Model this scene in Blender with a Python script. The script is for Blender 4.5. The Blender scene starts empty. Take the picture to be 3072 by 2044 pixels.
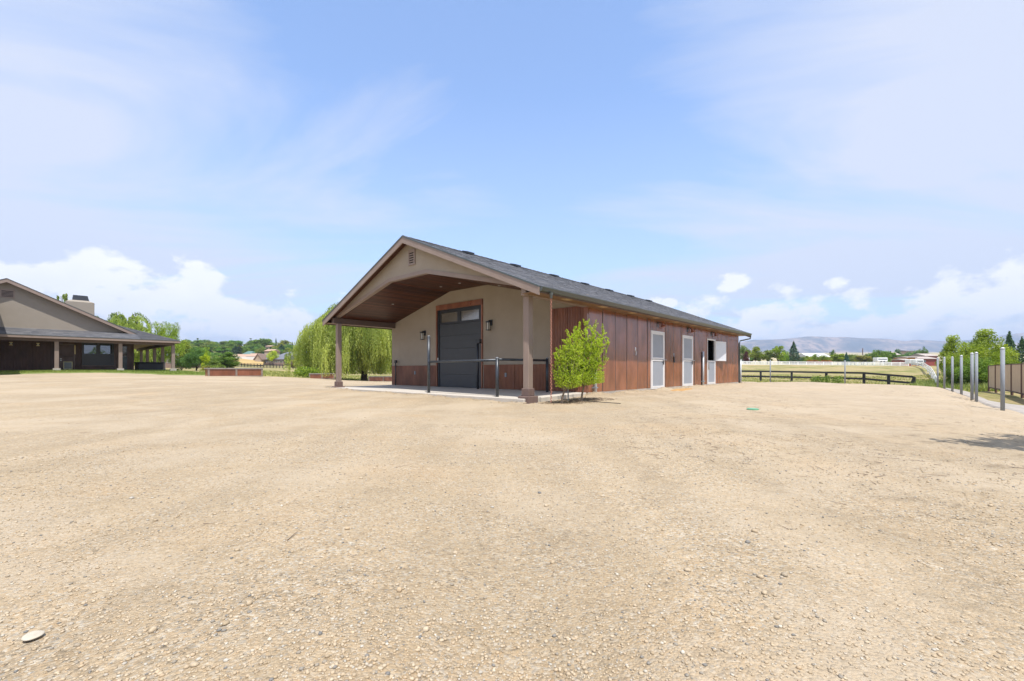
import bpy, math, random
import numpy as np
from mathutils import Vector

S = bpy.context.scene
COL = S.collection
F, CX, HOR, CAMZ = 1330.0, 1536.0, 1110.0, 1.0
R_ = math.radians

# ------------------------------------------------------------------ camera
cam = bpy.data.cameras.new('camera'); co = bpy.data.objects.new('camera', cam); COL.objects.link(co)
co.location = (0, 0, CAMZ); co.rotation_euler = (R_(90), 0, 0)
cam.sensor_width = 36; cam.lens = F / 3072 * 36; cam.shift_y = 88 / 3072
cam.clip_start = 0.05; cam.clip_end = 40000
S.camera = co

# ------------------------------------------------------------------ light
SUN_AZ = math.atan2(.30, -.954)      # azimuth from +Y towards +X
SUN_EL = R_(66)
sdir = Vector((math.sin(SUN_AZ) * math.cos(SUN_EL), math.cos(SUN_AZ) * math.cos(SUN_EL), math.sin(SUN_EL)))
sl = bpy.data.lights.new('sun', 'SUN'); sl.energy = 4.2; sl.angle = R_(.6); sl.color = (1, .955, .89)
so = bpy.data.objects.new('sun', sl); COL.objects.link(so)
so.rotation_euler = sdir.to_track_quat('Z', 'Y').to_euler(); so.location = (0, 0, 50)
S.view_settings.view_transform = 'Standard'; S.view_settings.look = 'None'
S.view_settings.gamma = 1; S.view_settings.use_curve_mapping = False
S.view_settings.exposure = .55
S.cycles.max_bounces = 8; S.cycles.transparent_max_bounces = 12; S.cycles.volume_bounces = 0
S.cycles.use_denoising = True

def world():
    w = bpy.data.worlds.new('World'); S.world = w; w.use_nodes = True
    nt = w.node_tree; nt.nodes.clear(); L = nt.links.new
    N = lambda t, **k: _n(nt, t, **k)
    out = N('ShaderNodeOutputWorld'); bg = N('ShaderNodeBackground'); L(bg.outputs[0], out.inputs[0])
    sky = N('ShaderNodeTexSky', sky_type='NISHITA', sun_disc=False, sun_elevation=SUN_EL,
            sun_rotation=SUN_AZ, air_density=1.0, dust_density=1.2, ozone_density=1.3, altitude=800)
    bg.inputs[1].default_value = 0.13
    tc = N('ShaderNodeTexCoord')
    nrm = N('ShaderNodeVectorMath', operation='NORMALIZE'); L(tc.outputs['Generated'], nrm.inputs[0])
    sep = N('ShaderNodeSeparateXYZ'); L(nrm.outputs[0], sep.inputs[0])
    def M(op, a, b=None, c=None, clamp=False):
        m = N('ShaderNodeMath', operation=op); m.use_clamp = clamp
        for i, v in enumerate((a, b, c)):
            if v is None: continue
            if isinstance(v, (int, float)): m.inputs[i].default_value = v
            else: L(v, m.inputs[i])
        return m.outputs[0]
    az = M('ARCTAN2', sep.outputs[0], sep.outputs[1]); el = M('ARCSINE', sep.outputs[2])
    # cirrus: projected on a high plane
    zz = M('ADD', M('MAXIMUM', sep.outputs[2], 0.0), 0.12)
    cx = M('DIVIDE', sep.outputs[0], zz); cy = M('DIVIDE', sep.outputs[1], zz)
    cmb = N('ShaderNodeCombineXYZ'); L(cx, cmb.inputs[0]); L(cy, cmb.inputs[1])
    mp = N('ShaderNodeMapping'); mp.inputs['Rotation'].default_value = (0, 0, R_(20)); mp.inputs['Scale'].default_value = (.38, .8, 1)
    mp.inputs['Location'].default_value = (1.7, .4, 0)
    L(cmb.outputs[0], mp.inputs[0])
    n1 = N('ShaderNodeTexNoise'); n1.inputs['Scale'].default_value = 1.1; n1.inputs['Detail'].default_value = 9; n1.inputs['Roughness'].default_value = .56
    n1.inputs['Distortion'].default_value = 1.1
    L(mp.outputs[0], n1.inputs['Vector'])
    # wisps are thicker to both sides of the view, thin above the barn
    side = M('MULTIPLY', M('ABSOLUTE', M('SINE', M('SUBTRACT', az, .06))), .44)
    cir = M('MULTIPLY', M('SUBTRACT', M('ADD', n1.outputs['Fac'], side), .60), 5.0, clamp=True)
    cir = M('MULTIPLY', cir, .85)
    veil = M('SUBTRACT', 1.0, M('DIVIDE', M('MAXIMUM', el, 0.0), .55), clamp=True)
    veil = M('ADD', M('MULTIPLY', veil, .50), .14)
    # cumulus
    n2 = N('ShaderNodeTexNoise'); n2.inputs['Scale'].default_value = 15; n2.inputs['Detail'].default_value = 10; n2.inputs['Roughness'].default_value = .58
    mp2 = N('ShaderNodeMapping'); mp2.inputs['Scale'].default_value = (1, 1, 1.7); L(nrm.outputs[0], mp2.inputs[0]); L(mp2.outputs[0], n2.inputs['Vector'])
    def ae(x, y):
        dx = (x - CX) / F; dy = (HOR - y) / F
        return math.atan2(dx, 1), math.atan2(dy, math.hypot(dx, 1))
    blobs = [(300, 870, .12, .075), (430, 880, .10, .07), (560, 900, .10, .07), (700, 950, .08, .05), (830, 985, .10, .045), (890, 950, .045, .03), (240, 840, .05, .05), (20, 830, .05, .035), (90, 870, .03, .03),
             (2185, 845, .045, .022), (2290, 940, .06, .025), (2010, 910, .02, .012), (2510, 850, .03, .014),
             (2960, 900, .10, .045), (2840, 930, .08, .04), (3060, 870, .07, .055), (2250, 990, .10, .03), (2700, 985, .2, .03),
             (3300, 900, .2, .05), (-250, 900, .15, .05), (3900, 900, .2, .06)]
    cur = None
    for x, y, wa, we in blobs:
        a0, e0 = ae(x, y)
        da = M('DIVIDE', M('SUBTRACT', az, a0), wa * .8); de = M('DIVIDE', M('SUBTRACT', el, e0), we)
        q = M('SUBTRACT', 1.0, M('ADD', M('MULTIPLY', da, da), M('MULTIPLY', de, de)))
        cur = q if cur is None else M('MAXIMUM', cur, q)
    # a bank of the same clouds goes on round the rest of the horizon
    beh = M('LESS_THAN', sep.outputs[1], 0.25)
    dq = M('DIVIDE', M('SUBTRACT', el, .10), .09)
    bank = M('SUBTRACT', M('MULTIPLY', beh, .75), M('MULTIPLY', dq, dq))
    cur = M('MAXIMUM', M('MAXIMUM', cur, bank), -1.2)
    cum = M('ADD', M('MULTIPLY', cur, .62), M('MULTIPLY', M('SUBTRACT', n2.outputs['Fac'], .5), 3.0))
    cum = M('MULTIPLY', M('SUBTRACT', cum, .03), 2.8, clamp=True)
    cum = M('MULTIPLY', cum, M('MULTIPLY', M('ADD', cur, .9), 2.0, clamp=True))
    # soft grey modelling inside the clouds
    n3 = N('ShaderNodeTexNoise'); n3.inputs['Scale'].default_value = 14; n3.inputs['Detail'].default_value = 6; L(mp2.outputs[0], n3.inputs['Vector'])
    shade = N('ShaderNodeMapRange'); L(n3.outputs['Fac'], shade.inputs[0]); shade.inputs[1].default_value = .3; shade.inputs[2].default_value = .65
    shade.inputs[3].default_value = .80; shade.inputs[4].default_value = 1.0
    cc = N('ShaderNodeMix', data_type='RGBA', blend_type='MIX'); L(shade.outputs[0], cc.inputs[0])
    cc.inputs[6].default_value = (4.5, 4.9, 5.8, 1); cc.inputs[7].default_value = (6.9, 6.85, 6.95, 1)
    def mixc(fac, a, b):
        m = N('ShaderNodeMix', data_type='RGBA')
        for i, v in ((0, fac), (6, a), (7, b)):
            if isinstance(v, tuple): m.inputs[i].default_value = v
            elif isinstance(v, (int, float)): m.inputs[i].default_value = v
            else: L(v, m.inputs[i])
        return m.outputs[2]
    tint = N('ShaderNodeMix', data_type='RGBA', blend_type='MULTIPLY'); tint.inputs[0].default_value = 1; L(sky.outputs[0], tint.inputs[6]); tint.inputs[7].default_value = (1.35, 1.55, 1.75, 1)
    c0 = mixc(veil, tint.outputs[2], (3.5, 4.15, 5.4, 1))
    c1 = mixc(cir, c0, (4.3, 4.55, 5.3, 1))
    c2 = mixc(M('MULTIPLY', cum, .9), c1, cc.outputs[2])
    L(c2, bg.inputs[0])
def _n(nt, t, **k):
    n = nt.nodes.new(t)
    for a, v in k.items(): setattr(n, a, v)
    return n
world()

# ------------------------------------------------------------------ materials
class NT:
    def __init__(s, name):
        s.m = bpy.data.materials.new(name); s.m.use_nodes = True; s.nt = s.m.node_tree; s.nt.nodes.clear()
        s.out = s.n('ShaderNodeOutputMaterial'); s.b = s.n('ShaderNodeBsdfPrincipled'); s.l(s.b.outputs[0], s.out.inputs[0])
        s.tc = s.n('ShaderNodeTexCoord')
    def n(s, t, **k): return _n(s.nt, t, **k)
    def l(s, a, b): s.nt.links.new(a, b)
    def put(s, i, v):
        if isinstance(v, (int, float)): i.default_value = v
        elif isinstance(v, tuple): i.default_value = v if len(v) == len(i.default_value) else (*v, 1)
        else: s.l(v, i)
    def noise(s, scale, detail=5, rough=.55, stretch=(1, 1, 1), dist=0, co='Object', rot=0, off=(0, 0, 0)):
        mp = s.n('ShaderNodeMapping'); mp.inputs['Scale'].default_value = stretch; mp.inputs['Rotation'].default_value = (0, 0, rot); mp.inputs['Location'].default_value = off
        s.l(s.tc.outputs[co], mp.inputs[0])
        t = s.n('ShaderNodeTexNoise'); s.l(mp.outputs[0], t.inputs['Vector'])
        t.inputs['Scale'].default_value = scale; t.inputs['Detail'].default_value = detail; t.inputs['Roughness'].default_value = rough; t.inputs['Distortion'].default_value = dist
        return t.outputs['Fac']
    def voro(s, scale, feature='F1', stretch=(1, 1, 1), rnd=1):
        mp = s.n('ShaderNodeMapping'); mp.inputs['Scale'].default_value = stretch; s.l(s.tc.outputs['Object'], mp.inputs[0])
        t = s.n('ShaderNodeTexVoronoi', feature=feature); s.l(mp.outputs[0], t.inputs['Vector']); t.inputs['Scale'].default_value = scale
        t.inputs['Randomness'].default_value = rnd
        return t
    def math(s, op, a, b=None, clamp=False):
        m = s.n('ShaderNodeMath', operation=op); m.use_clamp = clamp; s.put(m.inputs[0], a)
        if b is not None: s.put(m.inputs[1], b)
        return m.outputs[0]
    def rng(s, v, a, b, c=0, d=1, smooth=False):
        m = s.n('ShaderNodeMapRange'); m.clamp = True
        if smooth: m.interpolation_type = 'SMOOTHSTEP'
        s.put(m.inputs[0], v)
        for i, x in zip((1, 2, 3, 4), (a, b, c, d)): s.put(m.inputs[i], x)
        return m.outputs[0]
    def mix(s, f, a, b, mode='MIX'):
        m = s.n('ShaderNodeMix', data_type='RGBA', blend_type=mode); s.put(m.inputs[0], f); s.put(m.inputs[6], a); s.put(m.inputs[7], b)
        return m.outputs[2]
    def ramp(s, v, stops, interp='LINEAR'):
        r = s.n('ShaderNodeValToRGB'); r.color_ramp.interpolation = interp; s.put(r.inputs[0], v)
        e = r.color_ramp.elements
        while len(e) < len(stops): e.new(.5)
        for el, (p, c) in zip(e, stops): el.position = p; el.color = (*c, 1)
        return r.outputs[0]
    def scale(s, col, v):
        vm = s.n('ShaderNodeVectorMath', operation='SCALE'); s.put(vm.inputs[0], col); s.put(vm.inputs['Scale'], v); return vm.outputs[0]
    def bump(s, h, strength, dist):
        b = s.n('ShaderNodeBump'); s.put(b.inputs['Height'], h); b.inputs['Strength'].default_value = strength; b.inputs['Distance'].default_value = dist
        s.l(b.outputs[0], s.b.inputs['Normal'])

def mat(name, base, rough=.8, vary=.25, scale=3, stretch=(1, 1, 1), bump=0, bscale=80, bdist=.004, spec=.5, metal=0, objvar=0, fine=.0, fscale=120, coat=0):
    s = NT(name); base4 = (*base, 1)
    v = s.rng(s.noise(scale, 6, .6, stretch), .25, .75, 1 - vary, 1 + vary)
    if fine: v = s.math('MULTIPLY', v, s.rng(s.noise(fscale, 3, .7), .3, .7, 1 - fine, 1 + fine))
    if objvar:
        oi = s.n('ShaderNodeObjectInfo'); v = s.math('MULTIPLY', v, s.rng(oi.outputs['Random'], 0, 1, 1 - objvar, 1 + objvar))
    s.l(s.scale(base4[:3], v), s.b.inputs['Base Color'])
    s.b.inputs['Roughness'].default_value = rough; s.b.inputs['Metallic'].default_value = metal
    s.b.inputs['Specular IOR Level'].default_value = spec
    if bump: s.bump(s.noise(bscale, 5, .6), bump, bdist)
    return s.m

def foliage(name, a, b, trans=.35):
    s = NT(name)
    at = s.n('ShaderNodeAttribute', attribute_name='lr'); oi = s.n('ShaderNodeObjectInfo')
    c = s.mix(at.outputs['Fac'], a, b)
    c = s.mix(1.0, c, oi.outputs['Color'], 'MULTIPLY')
    c = s.scale(c, s.rng(at.outputs['Fac'], 0, 1, .8, 1.25))
    s.l(c, s.b.inputs['Base Color']); s.b.inputs['Roughness'].default_value = .55; s.b.inputs['Specular IOR Level'].default_value = .3
    tr = s.n('ShaderNodeBsdfTranslucent'); s.l(s.mix(1, c, (1.25, 1.35, .55, 1), 'MULTIPLY'), tr.inputs[0])
    mx = s.n('ShaderNodeMixShader'); mx.inputs[0].default_value = trans
    s.l(s.b.outputs[0], mx.inputs[1]); s.l(tr.outputs[0], mx.inputs[2]); s.l(mx.outputs[0], s.out.inputs[0])
    return s.m

def gravel_mat():
    s = NT('gravel')
    tan = (.50, .395, .265)
    v1 = s.voro(85, stretch=(1, 1, .6)); v2 = s.voro(38, stretch=(1, 1, .6))
    def chan(v):
        sp = s.n('ShaderNodeSeparateColor'); s.l(v.outputs['Color'], sp.inputs[0]); return sp.outputs[0]
    stops = [(0, (.22, .19, .155)), (.08, (.38, .31, .22)), (.25, (.50, .39, .26)), (.45, (.58, .475, .34)), (.62, (.53, .385, .235)), (.75, (.64, .55, .42)), (.9, (.45, .42, .37)), (.96, (.70, .64, .54))]
    p1 = s.ramp(chan(v1), stops); p2 = s.ramp(chan(v2), stops)
    patch = s.rng(s.noise(1.3, 6, .6), .40, .62, 0, 1)
    c = s.mix(s.math('MULTIPLY', patch, .85), s.mix(.45, tan, p1), p1)
    big = s.rng(s.noise(9, 4, .6), .56, .64, 0, .7)
    c = s.mix(s.math('MULTIPLY', big, patch), c, p2)
    sandn = s.noise(230, 3, .7)
    c = s.scale(c, s.rng(sandn, .3, .7, .80, 1.18))
    c = s.scale(c, s.rng(s.noise(18, 5, .65), .3, .7, .88, 1.10))
    # wide tone changes, wheel tracks running away to the right
    c = s.scale(c, s.rng(s.noise(.22, 5, .6), .3, .7, .90, 1.08))
    tr = s.noise(1.1, 4, .5, (1.6, .14, 1), .3, rot=R_(-22))
    c = s.scale(c, s.rng(tr, .35, .65, .93, 1.06))
    c = s.mix(s.rng(s.noise(.5, 5, .6, off=(4, 2, 0)), .52, .66, 0, .25), c, (.62, .44, .26, 1))
    # dusting of dark organic litter, mostly towards the pen
    sp = s.n('ShaderNodeSeparateXYZ'); s.l(s.tc.outputs['Object'], sp.inputs[0])
    rgt = s.rng(s.math('SUBTRACT', sp.outputs[0], s.math('MULTIPLY', sp.outputs[1], .12)), .2, 4.5, .18, 1)
    lit = s.rng(s.noise(2.6, 9, .72, (1, 1.5, 1), .6, rot=R_(12)), .55, .64, 0, .75)
    c = s.mix(s.math('MULTIPLY', lit, rgt), c, (.20, .155, .10, 1))
    dsh = s.rng(s.noise(1.7, 7, .7, (.62, 1.9, 1), .3, rot=R_(8)), .575, .635, 0, .62)
    c = s.mix(s.math('MULTIPLY', dsh, s.rng(s.math('SUBTRACT', sp.outputs[0], s.math('MULTIPLY', sp.outputs[1], .1)), 1, 5, 0, 1)), c, (.27, .215, .14, 1))
    # wheel tracks: broken bands along wide arcs
    def arc(cx, cy, r, w):
        d = s.n('ShaderNodeVectorMath', operation='DISTANCE'); s.l(s.tc.outputs['Object'], d.inputs[0]); d.inputs[1].default_value = (cx, cy, 0)
        wob = s.math('ADD', d.outputs['Value'], s.math('MULTIPLY', s.noise(.8, 3), .35))
        e = s.math('ABSOLUTE', s.math('SUBTRACT', wob, r + .17)); return s.rng(e, w, w * .35, 0, 1, True)
    tm = None
    for a_ in ((-9, 12.5, 13.6, .15), (-9, 12.5, 15.3, .15), (-8, 11, 11.6, .10), (24, 2, 18.6, .14), (24, 2, 20.3, .14), (30, 24, 26.5, .16), (30, 24, 28.2, .16)):
        v_ = arc(*a_); tm = v_ if tm is None else s.math('MAXIMUM', tm, v_)
    tm = s.math('MULTIPLY', tm, s.rng(s.noise(1.7, 6, .65), .32, .52, 0, 1))
    trd = s.rng(s.noise(26, 4, .6, (1, 1, 1)), .35, .65, .76, 1.14)
    c = s.mix(s.math('MULTIPLY', tm, .8), c, s.scale(c, trd))
    smooth_ = s.rng(s.noise(.42, 4, .55, (1, 1, 1), .4, off=(2, 7, 0)), .50, .62, 0, .55)
    c = s.mix(smooth_, c, (.60, .505, .385, 1))
    pale = s.rng(s.math('SUBTRACT', sp.outputs[0], s.math('MULTIPLY', sp.outputs[1], -.1)), 3, 12, 0, .45)
    c = s.mix(pale, c, (.60, .50, .385, 1))
    c = s.mix(1.0, c, (.80, .775, .725, 1), 'MULTIPLY')
    s.l(c, s.b.inputs['Base Color']); s.b.inputs['Roughness'].default_value = .92; s.b.inputs['Specular IOR Level'].default_value = .2
    h = s.math('ADD', s.math('MULTIPLY', v1.outputs['Distance'], -.5), s.math('MULTIPLY', s.noise(14, 7, .7), 1.4))
    s.bump(h, .8, .02)
    return s.m

def ground_mat():
    s = NT('pasture')
    a = s.noise(.09, 7, .62); b = s.noise(.6, 8, .65); f = s.noise(9, 5, .7, (1, 1, 1))
    g = s.mix(s.rng(b, .35, .65), (.145, .17, .042), (.26, .24, .085))
    d = s.mix(s.rng(f, .3, .7), (.36, .28, .145), (.46, .36, .20))
    m = s.rng(s.math('ADD', s.math('MULTIPLY', a, .75), s.math('MULTIPLY', b, .35)), .47, .60, 0, .8)
    c = s.mix(m, g, d)
    c = s.scale(c, s.rng(f, .25, .75, .72, 1.25))
    # beyond a few hundred metres the country turns to dry tan grass
    cd = s.n('ShaderNodeVectorMath', operation='LENGTH'); s.l(s.tc.outputs['Object'], cd.inputs[0])
    far = s.rng(cd.outputs['Value'], 260, 700, 0, 1)
    c = s.mix(far, c, s.mix(s.rng(s.noise(.012, 6, .6), .4, .6), (.50, .40, .26), (.26, .26, .13)))
    s.l(c, s.b.inputs['Base Color']); s.b.inputs['Roughness'].default_value = .95; s.b.inputs['Specular IOR Level'].default_value = .1
    s.bump(s.noise(6, 8, .75), 1.0, .12)
    return s.m

def rust_mat(name, a, b, rough=.3, ior=1.5):
    s = NT(name); oi = s.n('ShaderNodeObjectInfo')
    mp = s.n('ShaderNodeVectorMath', operation='ADD'); s.l(s.tc.outputs['Object'], mp.inputs[0])
    sc = s.n('ShaderNodeVectorMath', operation='SCALE'); sc.inputs[0].default_value = (31, 17, 5); s.l(oi.outputs['Random'], sc.inputs['Scale']); s.l(sc.outputs[0], mp.inputs[1])
    def nz(scale, st, det=6):
        m2 = s.n('ShaderNodeMapping'); m2.inputs['Scale'].default_value = st; s.l(mp.outputs[0], m2.inputs[0])
        t = s.n('ShaderNodeTexNoise'); s.l(m2.outputs[0], t.inputs['Vector']); t.inputs['Scale'].default_value = scale; t.inputs['Detail'].default_value = det; return t.outputs['Fac']
    v = nz(2.6, (1, 1, .38), 8); w = nz(40, (1, 1, .06), 5)
    c = s.mix(s.rng(v, .35, .65), a, b)
    c = s.scale(c, s.math('MULTIPLY', s.rng(w, .3, .7, .87, 1.13), s.rng(oi.outputs['Random'], 0, 1, .9, 1.1)))
    s.l(c, s.b.inputs['Base Color'])
    s.l(s.rng(nz(3, (1, 1, .5)), .3, .7, rough * .8, rough * 1.5), s.b.inputs['Roughness'])
    s.b.inputs['Specular IOR Level'].default_value = .5; s.b.inputs['IOR'].default_value = ior
    s.bump(nz(2.2, (1, 1, .35), 3), .25, .01)
    return s.m

def shingle_mat():
    s = NT('asphalt_shingle')
    at = s.n('ShaderNodeAttribute', attribute_name='lr')
    c = s.ramp(at.outputs['Fac'], [(0, (.045, .046, .052)), (.35, (.078, .079, .086)), (.6, (.115, .112, .115)), (.8, (.09, .092, .10)), (1, (.19, .18, .17))])
    c = s.scale(c, s.rng(s.noise(160, 3, .7), .3, .7, .7, 1.35))
    s.l(c, s.b.inputs['Base Color']); s.b.inputs['Roughness'].default_value = .85
    return s.m

def glass_mat(name, col=(.02, .025, .03), rough=.04):
    s = NT(name); s.b.inputs['Base Color'].default_value = (*col, 1); s.b.inputs['Roughness'].default_value = rough; s.b.inputs['IOR'].default_value = 2.6
    s.bump(s.noise(1.2, 2, .5), .04, .02)
    return s.m

def mountain_mat():
    s = NT('mountain_slope')
    a = s.noise(.0022, 9, .62, (1, 1, 1.5)); b = s.noise(.011, 8, .65)
    c = s.mix(s.rng(a, .42, .60), (.42, .29, .20), (.035, .05, .04))
    c = s.mix(s.rng(b, .48, .58, 0, .8), c, (.02, .035, .025, 1))
    s.l(c, s.b.inputs['Base Color']); s.b.inputs['Roughness'].default_value = 1; s.b.inputs['Specular IOR Level'].default_value = 0
    s.bump(b, 1, 40)
    return s.m

def corten_flat(name, base): return mat(name, base, .6, .35, 2.5, (1, 1, .3), .2, 40)

MT = dict(
    gravel=gravel_mat(), pasture=ground_mat(), shingle=shingle_mat(), mountain=mountain_mat(),
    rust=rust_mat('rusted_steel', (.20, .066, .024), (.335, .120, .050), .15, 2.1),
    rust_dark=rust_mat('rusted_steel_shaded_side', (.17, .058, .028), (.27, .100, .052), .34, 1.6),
    house_rust=rust_mat('dark_rusted_steel', (.055, .027, .021), (.095, .047, .036), .4),
    stucco=mat('tan_stucco', (.34, .288, .228), .92, .07, 1.6, bump=.35, bscale=90, fine=.07, fscale=60, spec=.2),
    stucco_h=mat('grey_stucco', (.30, .262, .215), .92, .05, 1.4, bump=.3, bscale=60, fine=.05, spec=.2),
    trim=mat('mauve_brown_paint', (.265, .20, .165), .55, .10, 3, (1, 1, 1), .12, 60, fine=.05),
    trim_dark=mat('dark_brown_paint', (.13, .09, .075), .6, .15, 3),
    column=mat('painted_column', (.25, .188, .155), .7, .12, 4, (1, 1, .3), .2, 70, fine=.08),
    colbase=mat('stained_base', (.15, .10, .085), .8, .15, 9, bump=.3, bscale=60),
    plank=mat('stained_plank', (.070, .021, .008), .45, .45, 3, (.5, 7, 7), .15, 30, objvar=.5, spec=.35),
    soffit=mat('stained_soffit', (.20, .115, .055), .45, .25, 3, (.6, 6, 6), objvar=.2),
    soffit_vent=mat('soffit_vent', (.50, .36, .21), .6, .05, 3),
    concrete=mat('concrete', (.50, .455, .39), .85, .10, 1.2, bump=.25, bscale=50, fine=.06),
    concrete_dk=mat('foundation', (.42, .38, .33), .9, .2, 3, bump=.6, bscale=20),
    black=mat('black_powdercoat', (.022, .026, .034), .38, .2, 5),
    door=mat('charcoal_door', (.040, .047, .058), .42, .12, 2, (1, 1, 1), .25, 90, fine=.12),
    gutter=mat('dark_gutter', (.075, .085, .08), .32, .1, 2),
    pipe=mat('worn_pipe', (.045, .052, .062), .35, .55, 5, (1, 1, 1), .2, 30, metal=.3, fine=.3, fscale=40),
    galv=mat('galvanised_steel', (.25, .27, .295), .8, .12, 6, metal=0, fine=.06, fscale=60),
    galvcap=mat('steel_cap', (.58, .60, .62), .4, .05, 6, metal=.1),
    white=mat('white_frame', (.72, .71, .70), .4, .05, 4),
    panel=mat('grey_door_mesh', (.30, .325, .365), .5, .06, 3, bump=.1, bscale=200, fine=.08, fscale=200),
    pale=mat('pale_door_leaf', (.66, .68, .72), .35, .04, 3),
    copper=mat('copper', (.40, .17, .12), .4, .3, 8, metal=.5),
    glass=glass_mat('window_glass'), lampglass=mat('frosted_glass', (.55, .55, .5), .25, .1, 6),
    brass=mat('brass_lamp', (.62, .50, .26), .4, .1, 3, metal=.4),
    wood_blk=mat('black_fence_board', (.020, .021, .024), .7, .3, 3, (1, 1, 1), .3, 30, objvar=.15),
    wood_grey=mat('weathered_board', (.27, .24, .215), .85, .25, 4, (1, 6, 1), .3, 40),
    wood_pl=mat('weathered_plank_end', (.24, .195, .16), .85, .2, 4),
    vinyl=mat('white_vinyl', (.82, .82, .80), .45, .03, 2),
    windtan=mat('tan_windscreen', (.60, .42, .27), .8, .08, 2, fine=.1, fscale=60),
    fbrown=mat('rusty_fence_post', (.12, .065, .045), .7, .2, 4),
    bark=mat('bark', (.085, .062, .045), .95, .3, 7, (1, 1, .2), .8, 30, .01),
    bark_pale=mat('pale_bark', (.20, .15, .11), .9, .3, 9, (1, 1, .2), .5, 40, .005),
    leaf=foliage('leaf', (.055, .115, .025, 1), (.22, .32, .065, 1)),
    leaf_shrub=foliage('shrub_leaf', (.26, .38, .035, 1), (.56, .62, .075, 1), .5),
    leaf_willow=foliage('willow_leaf', (.17, .25, .045, 1), (.50, .53, .15, 1), .45),
    needle=foliage('needle', (.035, .085, .045, 1), (.075, .14, .07, 1), .15),
    grass=foliage('grass_blade', (.20, .25, .06, 1), (.46, .40, .18, 1), .3),
    lawn=mat('lawn', (.17, .21, .05), .9, .3, 1.4, bump=1, bscale=30, bdist=.03, fine=.3, fscale=25),
    lawnblade=foliage('lawn_blade', (.17, .24, .045, 1), (.27, .32, .08, 1), .3),
    roof_far=mat('far_roof', (.15, .155, .18), .8, .15, .6, fine=.1, fscale=2),
    wall_tan=mat('far_tan_wall', (.38, .30, .23), .9, .06, .6), wall_white=mat('far_white_wall', (.62, .62, .61), .8, .04, .6),
    wall_red=mat('far_red_wall', (.26, .055, .045), .8, .15, .6), wall_brown=mat('far_brown_wall', (.22, .15, .12), .9, .12, .6),
    wall_orange=mat('far_orange_wall', (.50, .24, .05), .9, .1, .6), roof_tan=mat('far_tan_roof', (.40, .34, .30), .8, .08, .6),
    roof_salmon=mat('far_salmon_roof', (.42, .28, .20), .8, .08, .6),
    sandpatch=mat('orange_sand', (.42, .24, .085), .95, .2, 6, bump=.5, bscale=60, fine=.2),
    stone=mat('pale_stone', (.47, .42, .335), .8, .15, 20, bump=.4, bscale=60),
    green=mat('green_plastic', (.12, .33, .19), .5, .1, 4),
    twig=mat('dry_twig', (.12, .08, .05), .9, .3, 10), dark=mat('dark_interior', (.03, .028, .026), .9, .2, 1),
    drygrass=mat('dry_grass_slope', (.46, .31, .11), .95, .25, .12, fine=.2, fscale=1.5),
    tube=mat('black_tube', (.03, .03, .03), .6, .1, 3), alley=mat('alley_gravel', (.33, .295, .255), .95, .2, 2, bump=.6, bscale=20, fine=.15, fscale=30),
)
def pebble_mat():
    s = NT('pebble'); at = s.n('ShaderNodeAttribute', attribute_name='lr')
    c = s.ramp(at.outputs['Fac'], [(0, (.20, .20, .20)), (.05, (.32, .29, .25)), (.15, (.46, .36, .24)), (.4, (.54, .43, .30)), (.65, (.60, .50, .37)), (.82, (.57, .43, .28)), (.93, (.50, .47, .42)), (1, (.68, .62, .52))])
    s.l(s.mix(1.0, s.scale(c, s.rng(s.noise(120, 3), .3, .7, .85, 1.15)), (.80, .785, .74, 1), 'MULTIPLY'), s.b.inputs['Base Color']); s.b.inputs['Roughness'].default_value = .8
    return s.m
MT['pebble'] = pebble_mat(); MT['teal'] = mat('teal_roof', (.10, .19, .17), .7, .1)

# ------------------------------------------------------------------ mesh helpers
def mk(name, V, Fc, m, parent=None, smooth=False, lr=None):
    me = bpy.data.meshes.new(name); me.from_pydata([tuple(v) for v in V] if not isinstance(V, list) else V, [], Fc)
    me.update(); me.materials.append(MT[m] if isinstance(m, str) else m)
    if smooth: me.polygons.foreach_set('use_smooth', [True] * len(me.polygons))
    if lr is not None: me.attributes.new('lr', 'FLOAT', 'FACE').data.foreach_set('value', np.asarray(lr, dtype=np.float32))
    o = bpy.data.objects.new(name, me); COL.objects.link(o)
    if parent: o.parent = parent
    return o
def mk_fast(name, V, k, m, parent=None, lr=None, faces=None, smooth=False):
    """V (N,3); every k vertices one face, or a faces array (M,k)."""
    V = np.ascontiguousarray(V, dtype=np.float32); me = bpy.data.meshes.new(name)
    idx = np.arange(len(V), dtype=np.int32) if faces is None else np.ascontiguousarray(faces, dtype=np.int32).ravel()
    nf = len(idx) // k
    me.vertices.add(len(V)); me.vertices.foreach_set('co', V.ravel())
    me.loops.add(len(idx)); me.loops.foreach_set('vertex_index', idx)
    me.polygons.add(nf); me.polygons.foreach_set('loop_start', np.arange(nf, dtype=np.int32) * k)
    if smooth: me.polygons.foreach_set('use_smooth', np.ones(nf, dtype=bool))
    me.update(calc_edges=True)
    if lr is not None: me.attributes.new('lr', 'FLOAT', 'FACE').data.foreach_set('value', np.asarray(lr, dtype=np.float32))
    me.materials.append(MT[m] if isinstance(m, str) else m)
    o = bpy.data.objects.new(name, me); COL.objects.link(o)
    if parent: o.parent = parent
    return o
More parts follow.
